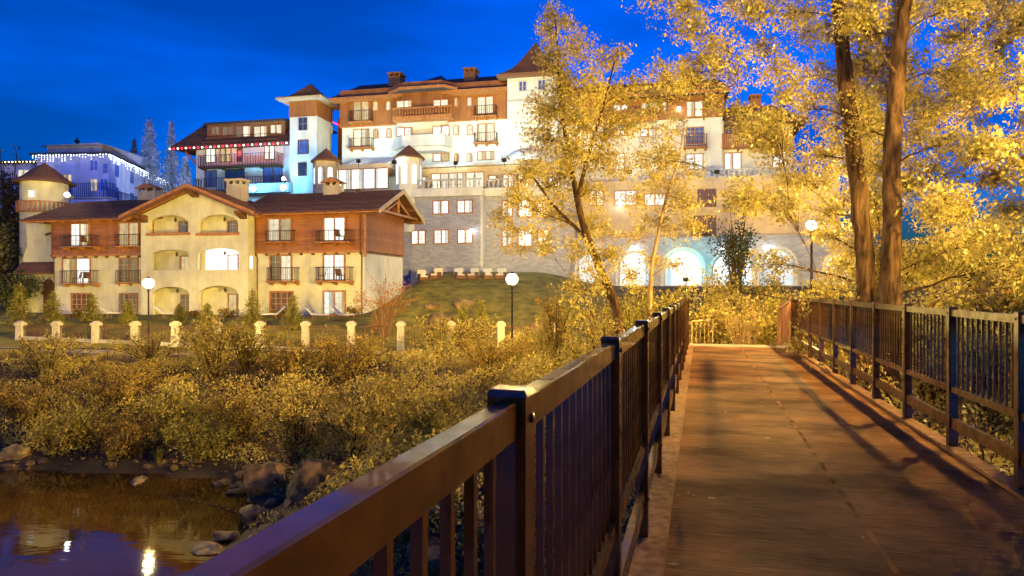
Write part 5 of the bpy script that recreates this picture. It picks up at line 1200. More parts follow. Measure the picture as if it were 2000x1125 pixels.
# unseen smaller cottonwood, its branches placed between lamps and deck to shade the deck
tbx = Vector((13.2, 8.2, hz(13.2, 8.2) - .2))
tree('cottonwood_tree', 'unseen young cottonwood beyond the tree side railing, placed to shade the deck', [([tbx, tbx + Vector((-.3, .1, 2.4)), tbx + Vector((-.7, .3, 5)), tbx + Vector((-.8, .4, 8))], [.2, .16, .1, .03])],
     [(Vector(q_), (.95, .85, .7), 560) for q_ in ((7.8, 9.2, 2.9), (8.0, 8.2, 2.5), (8.8, 10.2, 3.4), (7.3, 7.2, 2.1), (8.6, 9.0, 3.7), (9.4, 9.4, 3.0), (8.6, 7.6, 3.2), (7.4, 5.6, 2.7), (6.6, 4.2, 2.3), (8.2, 6.4, 3.6), (7.6, 8.4, 1.5))] + [(Vector((12, 8, 6)), (1.8, 1.6, 1.6), 1100)], 'leaf_cotton', .12, limb_r=.05, per=20, aspect=.72, group='big trees beside the footbridge')

# unseen trees added around the viewer to cut blue sky light
for x_, y_, h_, n_, lb_ in ((-7, -9, 11, 2600, 'broad added light-screening tree on the near bank upstream of the footbridge'), (4.5, -12, 12, 3000, 'broad added light-screening tree on the near bank straight behind the footbridge'), (13, -7, 11, 2600, 'broad added light-screening tree on the near bank beside the footbridge entrance'), (-17, -6, 10, 2200, 'broad added light-screening tree on the near bank furthest upstream'), (19, 2, 11, 2400, 'broad added light-screening tree beside the path lamp right of the footbridge')):
    b_ = Vector((x_, y_, -3.0)); cl = [(b_ + Vector((random.uniform(-3, 3), random.uniform(-2.5, 2.5), h_ * random.uniform(.45, 1))), (2.2, 2.0, 1.7), n_ // 9) for _ in range(9)]
    tree('light_screen_tree', lb_, [([b_, b_ + Vector((.2, 0, h_ * .5)), b_ + Vector((.1, .2, h_ * .95))], [.35, .25, .06])], cl, 'leaf_green', 0.42, per=20, spread=.4, limb_r=.07, group='added trees screening light from the near bank')
for bx_, dxs, lb_ in ((-2.4, (-1.8, -.6, .6, 1.6), 'dense added tree beside the bridge entrance, blocking the near bank lamp'), (-6.6, (-2, -.7, .7, 2), 'dense added tree upstream of the bridge entrance, blocking the near bank lamp')):  # added unseen, shaped to keep the near bank lamp off railings and deck
    bx_ = Vector((bx_, -8.2, -3.0))
    tree('light_screen_tree', lb_, [([bx_, bx_ + Vector((0, 0, 3)), bx_ + Vector((.1, 0, 8))], [.3, .2, .05])], [(Vector((bx_.x + dx_, -8.2 + random.uniform(-.6, .6), z_)), (1.1, .9, .75), 560) for dx_ in dxs for z_ in ((1.2, 2.4, 3.6, 4.8, 5.5) if bx_.x > -4 else (1.2, 2.4, 3.6, 4.4))], 'leaf_green', 0.34, per=20, spread=.27, limb_r=.06, group='added trees screening light from the near bank')
# understorey around the far end of the bridge and behind the tree side railing
def bush(name, label, px, Y_, wpx, ytop, n, leaf='leaf_green', size=0.12, bark='bark', stems=9, zb=None, cat='shrub', group=None, spread=0.16, bare=0.0, ydepth=1.0, fan=0.7, thin=1.0):
    p = at(px, 600, Y_); b = Vector((p.x, p.y, (zb if zb is not None else hz(p.x, p.y)) - 0.08)); h = max(0.5, at(px, ytop, Y_).z - b.z); wd = wpx * Y_ / F / 2
    o = empty(name, b, label, cat, group); m = MB(); LP = []
    for i in range(stems):
        a = random.uniform(0, 2 * math.pi); rr = math.sqrt(random.random()) * wd
        e = Vector((rr * math.cos(a), rr * math.sin(a) * ydepth, h * random.uniform(0.7, 1.05) * (1 - 0.35 * (rr / wd) ** 2)))
        s = Vector((e.x * 0.12, e.y * 0.12, 0)); mid = s.lerp(e, 0.5) + Vector((-e.x * 0.12 * fan, -e.y * 0.12 * fan, 0.12 * h))
        pts = [s, s.lerp(mid, .6), mid, mid.lerp(e, .55), e]; r0 = (0.012 + 0.008 * h) * thin
        m.tube(pts, [r0, r0 * .8, r0 * .6, r0 * .4, r0 * .2], 5)
        k = max(2, n // stems // 22)
        for j in range(k):
            t = random.uniform(0.12, 1.0); q = (s.lerp(mid, t * 2) if t < .5 else mid.lerp(e, t * 2 - 1))
            dv_ = Vector((random.gauss(0, 1), random.gauss(0, 1), random.gauss(0.35, .6))).normalized() * random.uniform(.2, .55) * (0.35 * h + 0.25)
            m.tube([q, q + dv_ * .6, q + dv_], [r0 * .3, r0 * .2, r0 * .1], 4)
            kk = int(22 * (1 - bare)) if random.random() > bare * 0.5 else 0
            if kk: 
                tt = rng.uniform(0.1, 1.1, kk)[:, None]; LP.append(np.array(q) + np.array(dv_) * tt + rng.normal(size=(kk, 3)) * spread * 0.6)
    m.build('stems', bark, o)
    if LP:
        LP = np.concatenate(LP); LP = LP[LP[:, 2] > 0.02]
        leaf_object('foliage', LP, size, leaf, o, (0, 0, 0))
    return o

G = 'shrubs around the bridge end'
bush('shrub', 'bare twigged pale shrub facing the end of the footbridge', 1450, 25.5, 180, 556, 2600, 'leaf_bank', 0.11, 'bark_pale', 34, bare=0.62, group=G, thin=0.55)
bush('shrub', 'leafy green shrub behind the tan tube barrier', 1390, 29, 130, 580, 2600, 'leaf_green', 0.13, stems=14, group=G)
bush('shrub', 'dense shrub filling the gap before the dropping end railing', 1500, 29, 120, 560, 2600, 'leaf_green', 0.13, stems=14, group=G)
bush('shrub', 'russet leaved shrub under the leaning maple trunk', 1085, 30, 80, 560, 1700, 'leaf_dry', 0.13, stems=10, group=G)
bush('shrub', 'thick green shrub between the two leaning stems by the railing', 1240, 27, 140, 560, 3200, 'leaf_green', 0.12, stems=16, group=G)
bush('shrub', 'tall yellow green shrub against the river side railing posts', 1165, 22, 150, 600, 3600, 'leaf_bank', 0.11, stems=16, group=G)
bush('shrub', 'green shrub just left of the far railing end', 1300, 25, 110, 575, 2400, 'leaf_green', 0.12, stems=13, group=G)
bush('evergreen_shrub', 'dark narrow evergreen standing before the lit arcade', 1437, 46, 76, 385, 3000, 'leaf_dark', 0.2, stems=16, group=G, spread=0.25)
bush('shrub', 'rounded bush in front of the fifth lit arch', 1490, 44, 90, 530, 1800, 'leaf_green', 0.17, stems=10, group=G, spread=0.25)
for i_, (px_, Y__, w__, yt_, n__, lf_, lb_) in enumerate(((1350, 36, 150, 554, 2600, 'leaf_bank', 'golden hedge bush below the central arch'), (1420, 35, 140, 552, 2400, 'leaf_green', 'hedge bush below the fourth arch'), (1500, 34, 150, 555, 2600, 'leaf_bank', 'golden hedge bush below the fifth arch'), (1280, 34, 140, 556, 2400, 'leaf_green', 'hedge bush below the second arch'), (1560, 33, 120, 556, 2200, 'leaf_green', 'hedge bush left of the lamp behind the railing'), (1400, 27.5, 110, 600, 2200, 'leaf_bank', 'low yellow shrub right behind the tan tube barrier'), (1500, 26, 90, 600, 1900, 'leaf_bank', 'low yellow shrub beside the dropping end railing'), (1180, 37, 150, 560, 2400, 'leaf_bank', 'golden bush below the first lit arch'), (1100, 38, 120, 575, 1800, 'leaf_green', 'bush on the lawn edge right of the brightest lamp'))):
    bush('shrub', lb_, px_, Y__, w__, yt_, n__, lf_, 0.15, stems=14, group=G, spread=0.22)
G2 = 'bushes behind the tree side railing'
for i, (px, Y_, w_, yt, n, lf, lb) in enumerate(((1570, 24, 90, 560, 2400, 'leaf_green', 'bush at the base of the lamp post behind the railing'), (1630, 22, 130, 540, 3800, 'leaf_cotton', 'golden bush left of the thick trunks'), (1725, 21, 150, 520, 4200, 'leaf_green', 'shaded bush behind the two thick trunks'), (1830, 18, 170, 520, 4600, 'leaf_cotton', 'large golden bush right of the straight thick trunk'),
        (1940, 15, 190, 500, 5200, 'leaf_green', 'tall dense bush towards the photo edge behind the railing'), (1985, 19, 70, 500, 1500, 'leaf_rust', 'orange red bush glowing at the photo edge'), (1690, 13.5, 190, 640, 3600, 'leaf_cotton', 'low bush seen through the middle railing panels'), (1800, 10.5, 260, 700, 4200, 'leaf_bank', 'low bush seen through the widest railing panels'), (1950, 9.0, 330, 760, 4600, 'leaf_cotton', 'low leafy bush right under the nearest tree side panel'), (1600, 17.5, 140, 610, 2600, 'leaf_bank', 'bush seen through the farthest railing panels'))):
    bush('bush', lb, px, Y_, w_, yt, n, lf, 0.12 if Y_ > 14 else 0.085, stems=15, cat='bush', group=G2, spread=0.15 if Y_ > 14 else 0.12)

# ------------------------------------------------------------------ river bank: undergrowth, grasses, shrubs
N_ = 680000
XY = np.column_stack([rng.uniform(-67, 14, N_), rng.uniform(8, 39.5, N_)])
sd = shore_dist(XY)
th = TH; uu = XY[:, 0] * math.cos(th) - XY[:, 1] * math.sin(th); vv = XY[:, 0] * math.sin(th) + XY[:, 1] * math.cos(th)
patch = vnoise(XY[:, 0], XY[:, 1], 1.6, 3) + 0.7 * vnoise(XY[:, 0], XY[:, 1], 0.7, 9)
keep = (sd > 0.25) & (XY[:, 1] < 38.0 - 0.1 * (XY[:, 0] + 16)) & ~((uu > -0.7) & (uu < 3.0)) & (rng.uniform(0, 1, N_) < 0.35 + 0.35 * patch + 0.3) & (rng.uniform(0, 1, N_) < 0.25 + sstep(sd, 0.0, 2.0))
keep &= (XY[:, 0] / XY[:, 1] > -1.7) & (XY[:, 0] / XY[:, 1] < 0.85)
XY = XY[keep]; patch = patch[keep]; sd = sd[keep]
near_path = 1 - 0.75 * sstep(XY[:, 1], 32.5, 35.5) * (XY[:, 0] < -3)
tall = near_path * np.clip(0.75 + 0.5 * patch, 0.15, 1.6) * (0.5 + 0.5 * sstep(sd, 0.3, 4))
Z = height(XY) + tall * np.sqrt(rng.uniform(0, 1, len(XY)))
PB = np.column_stack([XY, Z])
half = patch > 0.05
tag(leaf_object('bank_undergrowth', PB[half], 0.115, 'leaf_bank'), 'tangled yellow green undergrowth covering the river bank', 'undergrowth', kind='stuff')
tag(leaf_object('dry_undergrowth', PB[~half], 0.10, 'leaf_dry', aspect=0.3), 'brown dry weeds between the bank shrubs', 'undergrowth', kind='stuff')

def tussock(name, pos, h, n, label, group, mat='blade'):
    o = empty(name, pos, label, 'grass', group); V = []; Fc = []
    for i in range(n):
        a = random.uniform(0, 6.283); le = random.uniform(.15, 1) ** .7; ln_ = h * random.uniform(.55, 1.1); r0 = random.uniform(0, .12 * h)
        d = Vector((math.cos(a), math.sin(a), 0)); s = Vector((-d.y, d.x, 0)) * 0.012; b = d * r0
        p1 = b + Vector((0, 0, ln_ * .55)) + d * le * ln_ * .2; p2 = b + Vector((0, 0, ln_ * (.95 - .35 * le))) + d * le * ln_ * .62
        k = len(V); V += [b - s, b + s, p1 + s, p1 - s, p2]; Fc += [(k, k + 1, k + 2, k + 3), (k + 3, k + 2, k + 4)]
    me = bpy.data.meshes.new('blades'); me.from_pydata([tuple(v) for v in V], [], Fc); me.materials.append(M[mat]); g = bpy.data.objects.new('blades', me); COL.objects.link(g); g.parent = o
    return o
def onbank(px, py):
    """where the line of sight through a photo point meets the ground"""
    d = Vector(((px - 1000) / F, 1.0, (HZ - py) / F)); lo = None
    ys = np.arange(6, 70, 0.1); zz = height(np.column_stack([d.x * ys, ys])); ray = CZ + d.z * ys
    k = np.argmax(zz >= ray); return Vector((d.x * ys[k], ys[k], zz[k]))
random.seed(5)
GT = 'grass tussocks on the river bank'
for px, py, h, lb in ((655, 800, .9, 'tall pale grass tussock at the top of the bank left of the railing'), (720, 830, .8, 'pale grass tussock below the tallest one on the bank'), (350, 790, .7, 'grass clump in the middle of the bank'), (250, 770, .7, 'grass clump under the lodge lamp'), (430, 800, .6, 'grass clump on the open slope'), (85, 860, .7, 'amber grass tussock beside the pale boulder'), (215, 900, .55, 'amber tussock at the water edge'), (310, 905, .6, 'golden tussock at the water edge with a pale stone'), (560, 790, .7, 'grass clump beside the leafy willow'), (870, 800, .7, 'grass clump behind the second nearest railing post'), (950, 850, .6, 'grass seen low behind the nearest railing post')):
    p = onbank(px, py); tussock('grass_tussock', p, h * 1.2, 260, lb, GT)
GS = 'shrubs on the river bank'
for px, py, wpx, hpx, n, lf, lb in ((585, 905, 210, 170, 3400, 'leaf_bank', 'big leafy willow shrub above the two dark boulders'), (760, 850, 220, 120, 3000, 'leaf_bank', 'broad shrub left of the nearest railing post'), (420, 740, 150, 112, 3000, 'leaf_bank', 'tall pale shrub hiding part of the garden fence'), (480, 720, 110, 80, 1800, 'leaf_green', 'bushy shrub at the fence below the gable'), (90, 745, 180, 90, 2200, 'leaf_bank', 'shrub patch below the leftmost fence pillars'), (220, 800, 200, 90, 2400, 'leaf_dry', 'brown shrub on the bank under the lodge lamp'), (60, 830, 170, 80, 1900, 'leaf_dry', 'tangled shrub above the pale boulder'), (350, 860, 180, 90, 2200, 'leaf_green', 'dark shrub overhanging the water'),
        (680, 740, 190, 80, 2400, 'leaf_dry', 'brown shrub below the rust coloured tree'), (860, 710, 190, 90, 2800, 'leaf_bank', 'light shrub before the round topped wall'), (950, 745, 190, 80, 2600, 'leaf_dry', 'brown shrub below the brightest lamp'), (1060, 725, 180, 80, 2800, 'leaf_bank', 'golden shrub behind the second railing post'), (560, 745, 160, 70, 1900, 'leaf_dry', 'russet shrub on top of the bank'), (150, 870, 150, 80, 1600, 'leaf_green', 'drooping shrub at the water edge'), (470, 850, 150, 90, 1700, 'leaf_dry', 'shadowy shrub beside the willow'), (300, 720, 150, 60, 1800, 'leaf_bank', 'low shrub along the path in front of the lamp'), (860, 880, 180, 110, 2200, 'leaf_green', 'shrub seen between railing pickets on the slope'), (240, 893, 150, 75, 1700, 'leaf_dry', 'dry shrub hanging to the water under the lamp'), (400, 900, 140, 80, 1700, 'leaf_green', 'leafy shrub hanging to the water beside the willow'), (110, 890, 120, 60, 1400, 'leaf_bank', 'bright shrub at the water next to the pale boulder'), (690, 900, 150, 110, 2200, 'leaf_bank', 'shrub hiding the largest dark boulder from behind')):
    p = onbank(px, py); w_ = wpx; yt = py - hpx
    bush('bank_shrub', lb, px, p.y, w_ * 1.15, yt - 15, int(n * 2.2), lf, 0.105, stems=26, zb=p.z, cat='shrub', group=GS, spread=0.15, ydepth=0.8)

# ------------------------------------------------------------------ garden planting
def conifer(pos, h, r, label, mat='needle', n=26, group='small conifers in the lodge garden', leafn=9, size=0.16, name='conifer', sparse=1.0):
    o = empty(name, pos, label, 'tree', group)
    MB().tube([(0, 0, -0.1), (0, 0, h * .5), (0, 0, h * 0.99)], [0.035 * h ** .7 + .02, 0.02 * h ** .7 + .01, 0.005], 6).build('trunk', 'bark', o)
    m = MB(); LP = []
    for i in range(n):
        z = h * (0.06 + 0.9 * (i / n) ** 0.95); L_ = r * (1 - z / h) ** 0.85 * random.uniform(.8, 1.15) + .05
        for j in range(6):
            a = j * 1.047 + i * 1.9 + random.uniform(-.3, .3); e = Vector((L_ * math.cos(a), L_ * math.sin(a), z - .10 * L_ + random.uniform(-.05, .05))); s = Vector((0, 0, z + .05 * L_))
            m.tube([s, e], [.012, .004], 3); k = max(3, int(leafn * L_ / r * 2 * sparse))
            t = rng.uniform(.15, 1.02, k)[:, None]; LP.append(np.array(s) + (np.array(e) - np.array(s)) * t + rng.normal(size=(k, 3)) * np.array([.08, .08, .05]) * (0.5 + .5 * r))
    m.build('branches', 'bark', o); leaf_object('crown', np.concatenate(LP), size, mat, o, (0, 0, 0), aspect=0.3)
    return o
random.seed(9)
for px, Y_, yt, lb in ((38, 46, 548, 'slim conifer by the leftmost fence pillar'), (103, 47, 565, 'small conifer before the dark ground floor arch'), (180, 47.5, 572, 'conifer before the lodge left wing doors'), (250, 47, 585, 'low conifer below the lodge lamp'), (405, 45, 590, 'conifer in front of the ground floor loggia'), (493, 45.5, 562, 'conifer at the right corner of the gable'), (573, 45, 572, 'conifer shading the right wing doors'), (905, 44, 590, 'young conifer on the lawn slope left of the lamp'), (940, 43, 582, 'tallest young conifer on the lawn slope'), (350, 47, 592, 'small conifer between the two ground loggias')):
    p = gpos(px, 600, Y_); conifer(p, max(1.2, at(px, yt, Y_).z - p.z), 0.28 * max(1.2, at(px, yt, Y_).z - p.z) + 0.2, lb, 'needle')
# frosted tall trees behind, left of the wing
for px, Y_, yb, yt, r, lb in ((292, 112, 372, 222, 3.1, 'tall frosted tree between the blue building and the west wing'), (335, 118, 372, 228, 2.2, 'thin pale poplar behind the eave of the west wing'), (262, 125, 360, 262, 2.0, 'short frosted tree leaning beside the blue building'), (362, 112, 372, 300, 2.0, 'low frosted tree at the foot of the west wing')):
    p = at(px, yb, Y_); z0 = hz(p.x, p.y); h = at(px, yt, Y_).z - z0
    conifer(Vector((p.x, p.y, z0)), h, r, lb, 'needle_frost', n=40, group='frosted trees behind the hotel', leafn=34, size=0.5, name='frosted_tree', sparse=0.8)
# dark trees at the left edge
random.seed(12)
for px, Y_, yt, w_, lf, lb, n in ((10, 75, 285, 90, 'leaf_dark', 'dark leafy tree at the photo edge beside the turret', 5200), (25, 60, 520, 110, 'leaf_dark', 'dark rounded bush beside the lodge side entry', 2200), (-15, 64, 400, 110, 'leaf_dark', 'dark shrub mass below the leafy tree at the photo edge', 3000), (-160, 66, 290, 150, 'leaf_dark', 'dark leafy tree further up the garden past the lodge', 4200), (-330, 62, 330, 170, 'leaf_dark', 'broad dark tree past the lodge beside the riverside path', 4200), (-520, 70, 300, 170, 'leaf_dark', 'dark tree furthest along the riverside path', 3600)):
    bush('tree' if yt < 350 else 'dark_bush', lb, px, Y_, w_, yt, n, lf, 0.30, stems=22, cat='tree' if yt < 350 else 'bush', spread=0.5)
# rust coloured multi stemmed tree right of the lodge
p = gpos(745, 640, 43.5); h = at(755, 522, 43.5).z - p.z
bush('rust_tree', 'rust coloured many stemmed small tree at the lodge corner', 752, 43.5, 128, 525, 3600, 'leaf_rust', 0.12, 'bark_pale', 34, cat='tree', bare=0.25, spread=0.2, fan=1.6, thin=.6)
# low clipped shrubs along the lodge
for px, Y_, w_, yt, lb in ((150, 50.5, 40, 606, 'clipped shrub below the left wing doors'), (445, 50.2, 50, 602, 'dark clipped shrub beside the ground loggia door'), (545, 50, 34, 600, 'clipped shrub by the dark doors'), (690, 49.5, 46, 598, 'clipped shrub at the lodge corner'), (380, 50.4, 40, 604, 'clipped shrub between the loggias')):
    bush('clipped_shrub', lb, px, Y_, w_, yt, 900, 'leaf_dry', 0.12, stems=12, cat='shrub', group='clipped shrubs along the lodge', spread=0.12)

# ------------------------------------------------------------------ garden fence with stone pillars
random.seed(2)
PX = [40, 111, 188, 264, 343, 424, 508, 597, 686, 783, 881, 979, 1078]
pil = []
for i, px in enumerate(PX):
    Y_ = 42.5 - 0.0062 * px; Y_ = 42.6 - (px - 40) * 0.0058; p = at(px, 640, Y_); pil.append(Vector((p.x, p.y, hz(p.x, p.y))))
gf = empty('garden_fence', pil[0], 'garden fence of square stone pillars and thin iron pickets', 'fence'); o0 = pil[0]
for i, p in enumerate(pil):
    q = p - o0; zt = at(PX[i], 627, p.y).z - o0.z; zb = q.z - 0.4
    s = MB().hexa([(q.x - .22, q.y - .22, zb), (q.x + .22, q.y - .22, zb), (q.x + .22, q.y + .22, zb), (q.x - .22, q.y + .22, zb), (q.x - .18, q.y - .18, zt - .28), (q.x + .18, q.y - .18, zt - .28), (q.x + .18, q.y + .18, zt - .28), (q.x - .18, q.y + .18, zt - .28)]).build('pillar', 'capstone', gf)
    MB().box(q.x - .24, q.x + .24, q.y - .24, q.y + .24, zt - .279, zt - .12).hexa([(q.x - .22, q.y - .22, zt - .119), (q.x + .22, q.y - .22, zt - .119), (q.x + .22, q.y + .22, zt - .119), (q.x - .22, q.y + .22, zt - .119), (q.x - .1, q.y - .1, zt), (q.x + .1, q.y - .1, zt), (q.x + .1, q.y + .1, zt), (q.x - .1, q.y + .1, zt)]).build('pillar_cap', 'capstone', s)
for a, b in zip(pil[:-1], pil[1:]):
    a, b = a - o0, b - o0; d = (b - a); zt_ = at(600, 636, a.y + o0.y).z - o0.z
    MB().bar(a + Vector((0, 0, 0.1)) + d * .1, b + Vector((0, 0, 0.1)) - d * .1, 0.3, 0.2).build('plinth', 'capstone', gf)
    m = MB(); zA_ = zt_ - 0.05
    m.bar((a.x + d.x * .08, a.y + d.y * .08, zA_), (b.x - d.x * .08, b.y - d.y * .08, zA_), 0.04, 0.04); n = 15
    for k in range(n):
        q = a + d * (0.1 + 0.8 * k / (n - 1)); m.box(q.x - .011, q.x + .011, q.y - .011, q.y + .011, q.z + 0.201, zA_ + 0.1)
    tag(m.build('picket_panel', 'wood_dark', gf), kind='stuff')
# thin dark handrail along the riverside walk
hr = [Vector((at(px, 690, 36.6 - 0.0035 * px).x, 36.6 - 0.0035 * px, 0)) for px in range(-20, 720, 46)]
for p in hr: p.z = hz(p.x, p.y)
ph = empty('path_handrail', hr[0], 'thin dark handrail on slim posts along the riverside path', 'railing'); m = MB(); o0 = hr[0]
for a, b in zip(hr[:-1], hr[1:]):
    za = at(300, 681, a.y).z; zb = at(300, 681, b.y).z
    MB().tube([(a.x - o0.x, a.y - o0.y, za - o0.z), (b.x - o0.x, b.y - o0.y, zb - o0.z)], 0.022, 5).build('rail', 'iron', ph)
    MB().tube([(a.x - o0.x, a.y - o0.y, a.z - o0.z - .1), (a.x - o0.x, a.y - o0.y, za - o0.z)], 0.02, 5).build('post', 'iron', ph)
# notice box on the leftmost pillar
p = at(150, 642, 41.2); MBn = MB().box(-.12, .12, -.05, .05, -.2, .2)
# round topped pale boulder wall in the garden and a gate pillar pair
def boulder(pos, r, label, mat='rock', seed=0, sq=(1, 1, .7), group=None, name='boulder', sink=.25):
    rs = np.random.default_rng(seed); o_ = bpy.data.meshes.new(name)
    import bmesh
    bm = bmesh.new(); bmesh.ops.create_icosphere(bm, subdivisions=4, radius=1.0)
    K = rs.normal(size=(11, 3)); K /= np.linalg.norm(K, axis=1)[:, None]; D = rs.uniform(.55, .9, 11); W = rs.normal(size=(5, 3)) * 3.2; ph_ = rs.uniform(0, 6, 5)
    for v in bm.verts:
        n = np.array(v.co); s = 1.0
        for k, dd in zip(K, D):
            c = n @ k
            if c * s > dd: s = dd / c
        s *= 1 + .03 * sum(math.sin(float(w_ @ n) + f) for w_, f in zip(W, ph_)) + .012 * sum(math.sin(4.3 * float(w_ @ n) + f) for w_, f in zip(W, ph_))
        v.co = Vector((n[0] * s * r * sq[0], n[1] * s * r * sq[1], n[2] * s * r * sq[2]))
    bm.to_mesh(o_); bm.free(); o_.materials.append(M[mat]); o_.polygons.foreach_set('use_smooth', [True] * len(o_.polygons))
    try: o_.set_sharp_from_angle(angle=R(32))
    except Exception: pass
    o = bpy.data.objects.new(name, o_); COL.objects.link(o); o.location = Vector(pos) + Vector((0, 0, r * sq[2] * (1 - 2 * sink) * .9)); o.rotation_euler = (0, 0, random.uniform(0, 6))
    return tag(o, label, 'boulder', group)
GB = 'boulders along the water'
def shorepx(px, py): 
    d = (CZ - WZ) * F / (py - HZ); return Vector(((px - 1000) * d / F, d, WZ - .05))
for i, (px, py, r, sq, mt, lb) in enumerate(((30, 905, .62, (1, .9, 1.0), 'rock_pale', 'pale rounded boulder at the water edge by the photo corner'), (12, 915, .4, (1.3, .8, .5), 'rock', 'flat stone leaning on the pale boulder'), (520, 965, .95, (1.1, .9, .85), 'rock', 'pointed boulder under the willow shrub'), (612, 985, 1.25, (1.1, .9, .82), 'rock', 'largest dark boulder touching the top rail line'), (495, 1015, .62, (1.2, .8, .55), 'rock', 'low angular stone in the shallows'), (545, 1022, .5, (1.1, .9, .5), 'rock', 'small stone under the largest dark boulder'), (470, 960, .35, (1.4, .8, .5), 'rock_pale', 'slab tip beside the pointed boulder'), (275, 938, .42, (1.6, .7, .3), 'rock_pale', 'flat wet stone breaking the water below the lamp'), (210, 908, .3, (1.2, .8, .7), 'rock_pale', 'small pale stone among amber tussocks'), (320, 915, .36, (1.1, .8, .7), 'rock_pale', 'pale stone with golden tussock'), (372, 915, .42, (1.1, .8, .7), 'rock_pale', 'bluish stone at the dark bank foot'), (435, 945, .35, (1.3, .8, .5), 'rock', 'stone half sunk before the bank'),
        (405, 1075, .45, (1.5, .8, .35), 'rock_pale', 'flat pale stone near the rail by the water'), (440, 1050, .4, (1.2, .9, .4), 'rock', 'flat stone behind the pale one'), (75, 912, .2, (1.3, .8, .6), 'rock_pale', 'little stone beside the pale boulder'))):
    p = shorepx(px, py); boulder(p, r, lb, mt, i + 3, sq, GB)
GB2 = 'rocks on the slope seen between railing pickets'
for i, (px, py, r, lb) in enumerate(((800, 1050, .6, 'rock between the nearest railing pickets'), (870, 1000, .75, 'grey rock seen through the second nearest picket gap'), (830, 1090, .5, 'wet rock low behind the pickets'), (900, 960, .6, 'rock beside the dry grass behind the pickets'), (770, 1010, .5, 'small rock under the sloping rail'), (940, 1060, .6, 'rock at the foot of the bank behind the nearest post'), (1090, 1010, .7, 'rock in the dark behind the post'), (860, 1120, .55, 'lowest rock seen behind the pickets'))):
    p = onbank(px, py); boulder(p, r, lb, 'rock', 40 + i, (1.1, .9, .75), GB2)
for px, py, r, lb, mt in ((862, 640, 1.0, 'broad pale rounded boulder behind the garden fence', 'rock_pale'), (905, 600, .7, 'smooth boulder on the lawn slope', 'rock_pale'), (845, 602, .5, 'small boulder on the lawn', 'rock_pale'), (1065, 655, .9, 'pale boulder behind the fence near the leaning tree', 'rock_pale')):
    p = onbank(px, py); boulder(p, r, lb, mt, int(px), (1.3, 1, .7), 'boulders in the garden')
# cobbles lying loose along the waterline, too many to count
cm = MB(); rs = np.random.default_rng(4); t_ = rs.uniform(-24, 6, 130)
for x_ in t_:
    y_ = np.interp(x_, [-27.6, -20, -14, -10.6, -8.8, -7.4], [27.6, 26.8, 26.4, 25.4, 23.6, 21.5]) if x_ < -7.4 else np.interp(x_, [-7.4, -6.4, -3.5, .5, 3.6, 6], [18.2, 16.6, 14.8, 11.5, 7, 2])
    x_ += rs.normal(0, .25); y_ += rs.normal(.35, .45); r = float(rs.uniform(.05, .2)); z_ = max(WZ - .03, hz(x_, y_)) + .2 * r
    pts = []
    k0 = len(cm.v); nn = 7; a0 = rs.uniform(0, 6); sx, sy = rs.uniform(.8, 1.5), rs.uniform(.7, 1.1)
    for rr, zz in ((.55, -.5), (1.0, -.1), (.9, .3), (.45, .6)):
        for j in range(nn):
            a = a0 + 6.283 * j / nn; q = r * rr * rs.uniform(.85, 1.15); cm.v.append((x_ + q * sx * math.cos(a), y_ + q * sy * math.sin(a), z_ + zz * r))
    for i_ in range(3):
        for j in range(nn): cm.f.append((k0 + i_ * nn + j, k0 + i_ * nn + (j + 1) % nn, k0 + (i_ + 1) * nn + (j + 1) % nn, k0 + (i_ + 1) * nn + j))
    cm.f.append(tuple(k0 + 3 * nn + j for j in range(nn)))
tag(cm.build('shore_pebbles', 'rock', None), 'loose dark cobbles strewn along the waterline', 'pebbles', kind='stuff')
# driftwood in the shallows
p0, p1 = shorepx(300, 965), shorepx(460, 1000)
dw = MB().tube([p0 + Vector((0, 0, .02)), p0.lerp(p1, .5) + Vector((0, 0.2, .02)), p1 + Vector((0, 0, .05))], [.03, .05, .06], 8).build('driftwood_log', 'bark', None, smooth=True); tag(dw, 'dark log lying in the shallow water below the bank', 'log')

# ------------------------------------------------------------------ outdoor furniture
def lounger(pos, rz, label, group='white sun loungers along the lodge'):
    o = empty('sun_lounger', pos, label, 'lounger', group, rz)
    MB().box(-.32, .32, -.9, .35, .28, .38).build('seat', 'cushion', o)
    MB().hexa([(-.32, .36, .28), (.32, .36, .28), (.32, .95, .80), (-.32, .95, .80), (-.32, .30, .38), (.32, .30, .38), (.32, .89, .90), (-.32, .89, .90)]).build('backrest', 'cushion', o)
    for x, y in ((-.28, -.85), (.28, -.85), (-.28, .3), (.28, .3)): MB().box(x - .025, x + .025, y - .025, y + .025, -.03, .279).build('leg', 'wood_trim', o)
    return o
for px, Y_, a, lb in ((222, 50.3, 95, 'lounger with raised back before the left wing'), (330, 50.0, 100, 'lounger half hidden by the lamp post'), (530, 49.5, -60, 'lounger beside the dark ground doors'), (622, 49.3, 85, 'white lounger left of the lit ground doors'), (672, 49, 80, 'white lounger right of the lit ground doors'), (130, 50.4, 60, 'low lounger below the left wing balcony')):
    p = gpos(px, 600, Y_); lounger(p, R(a), lb)
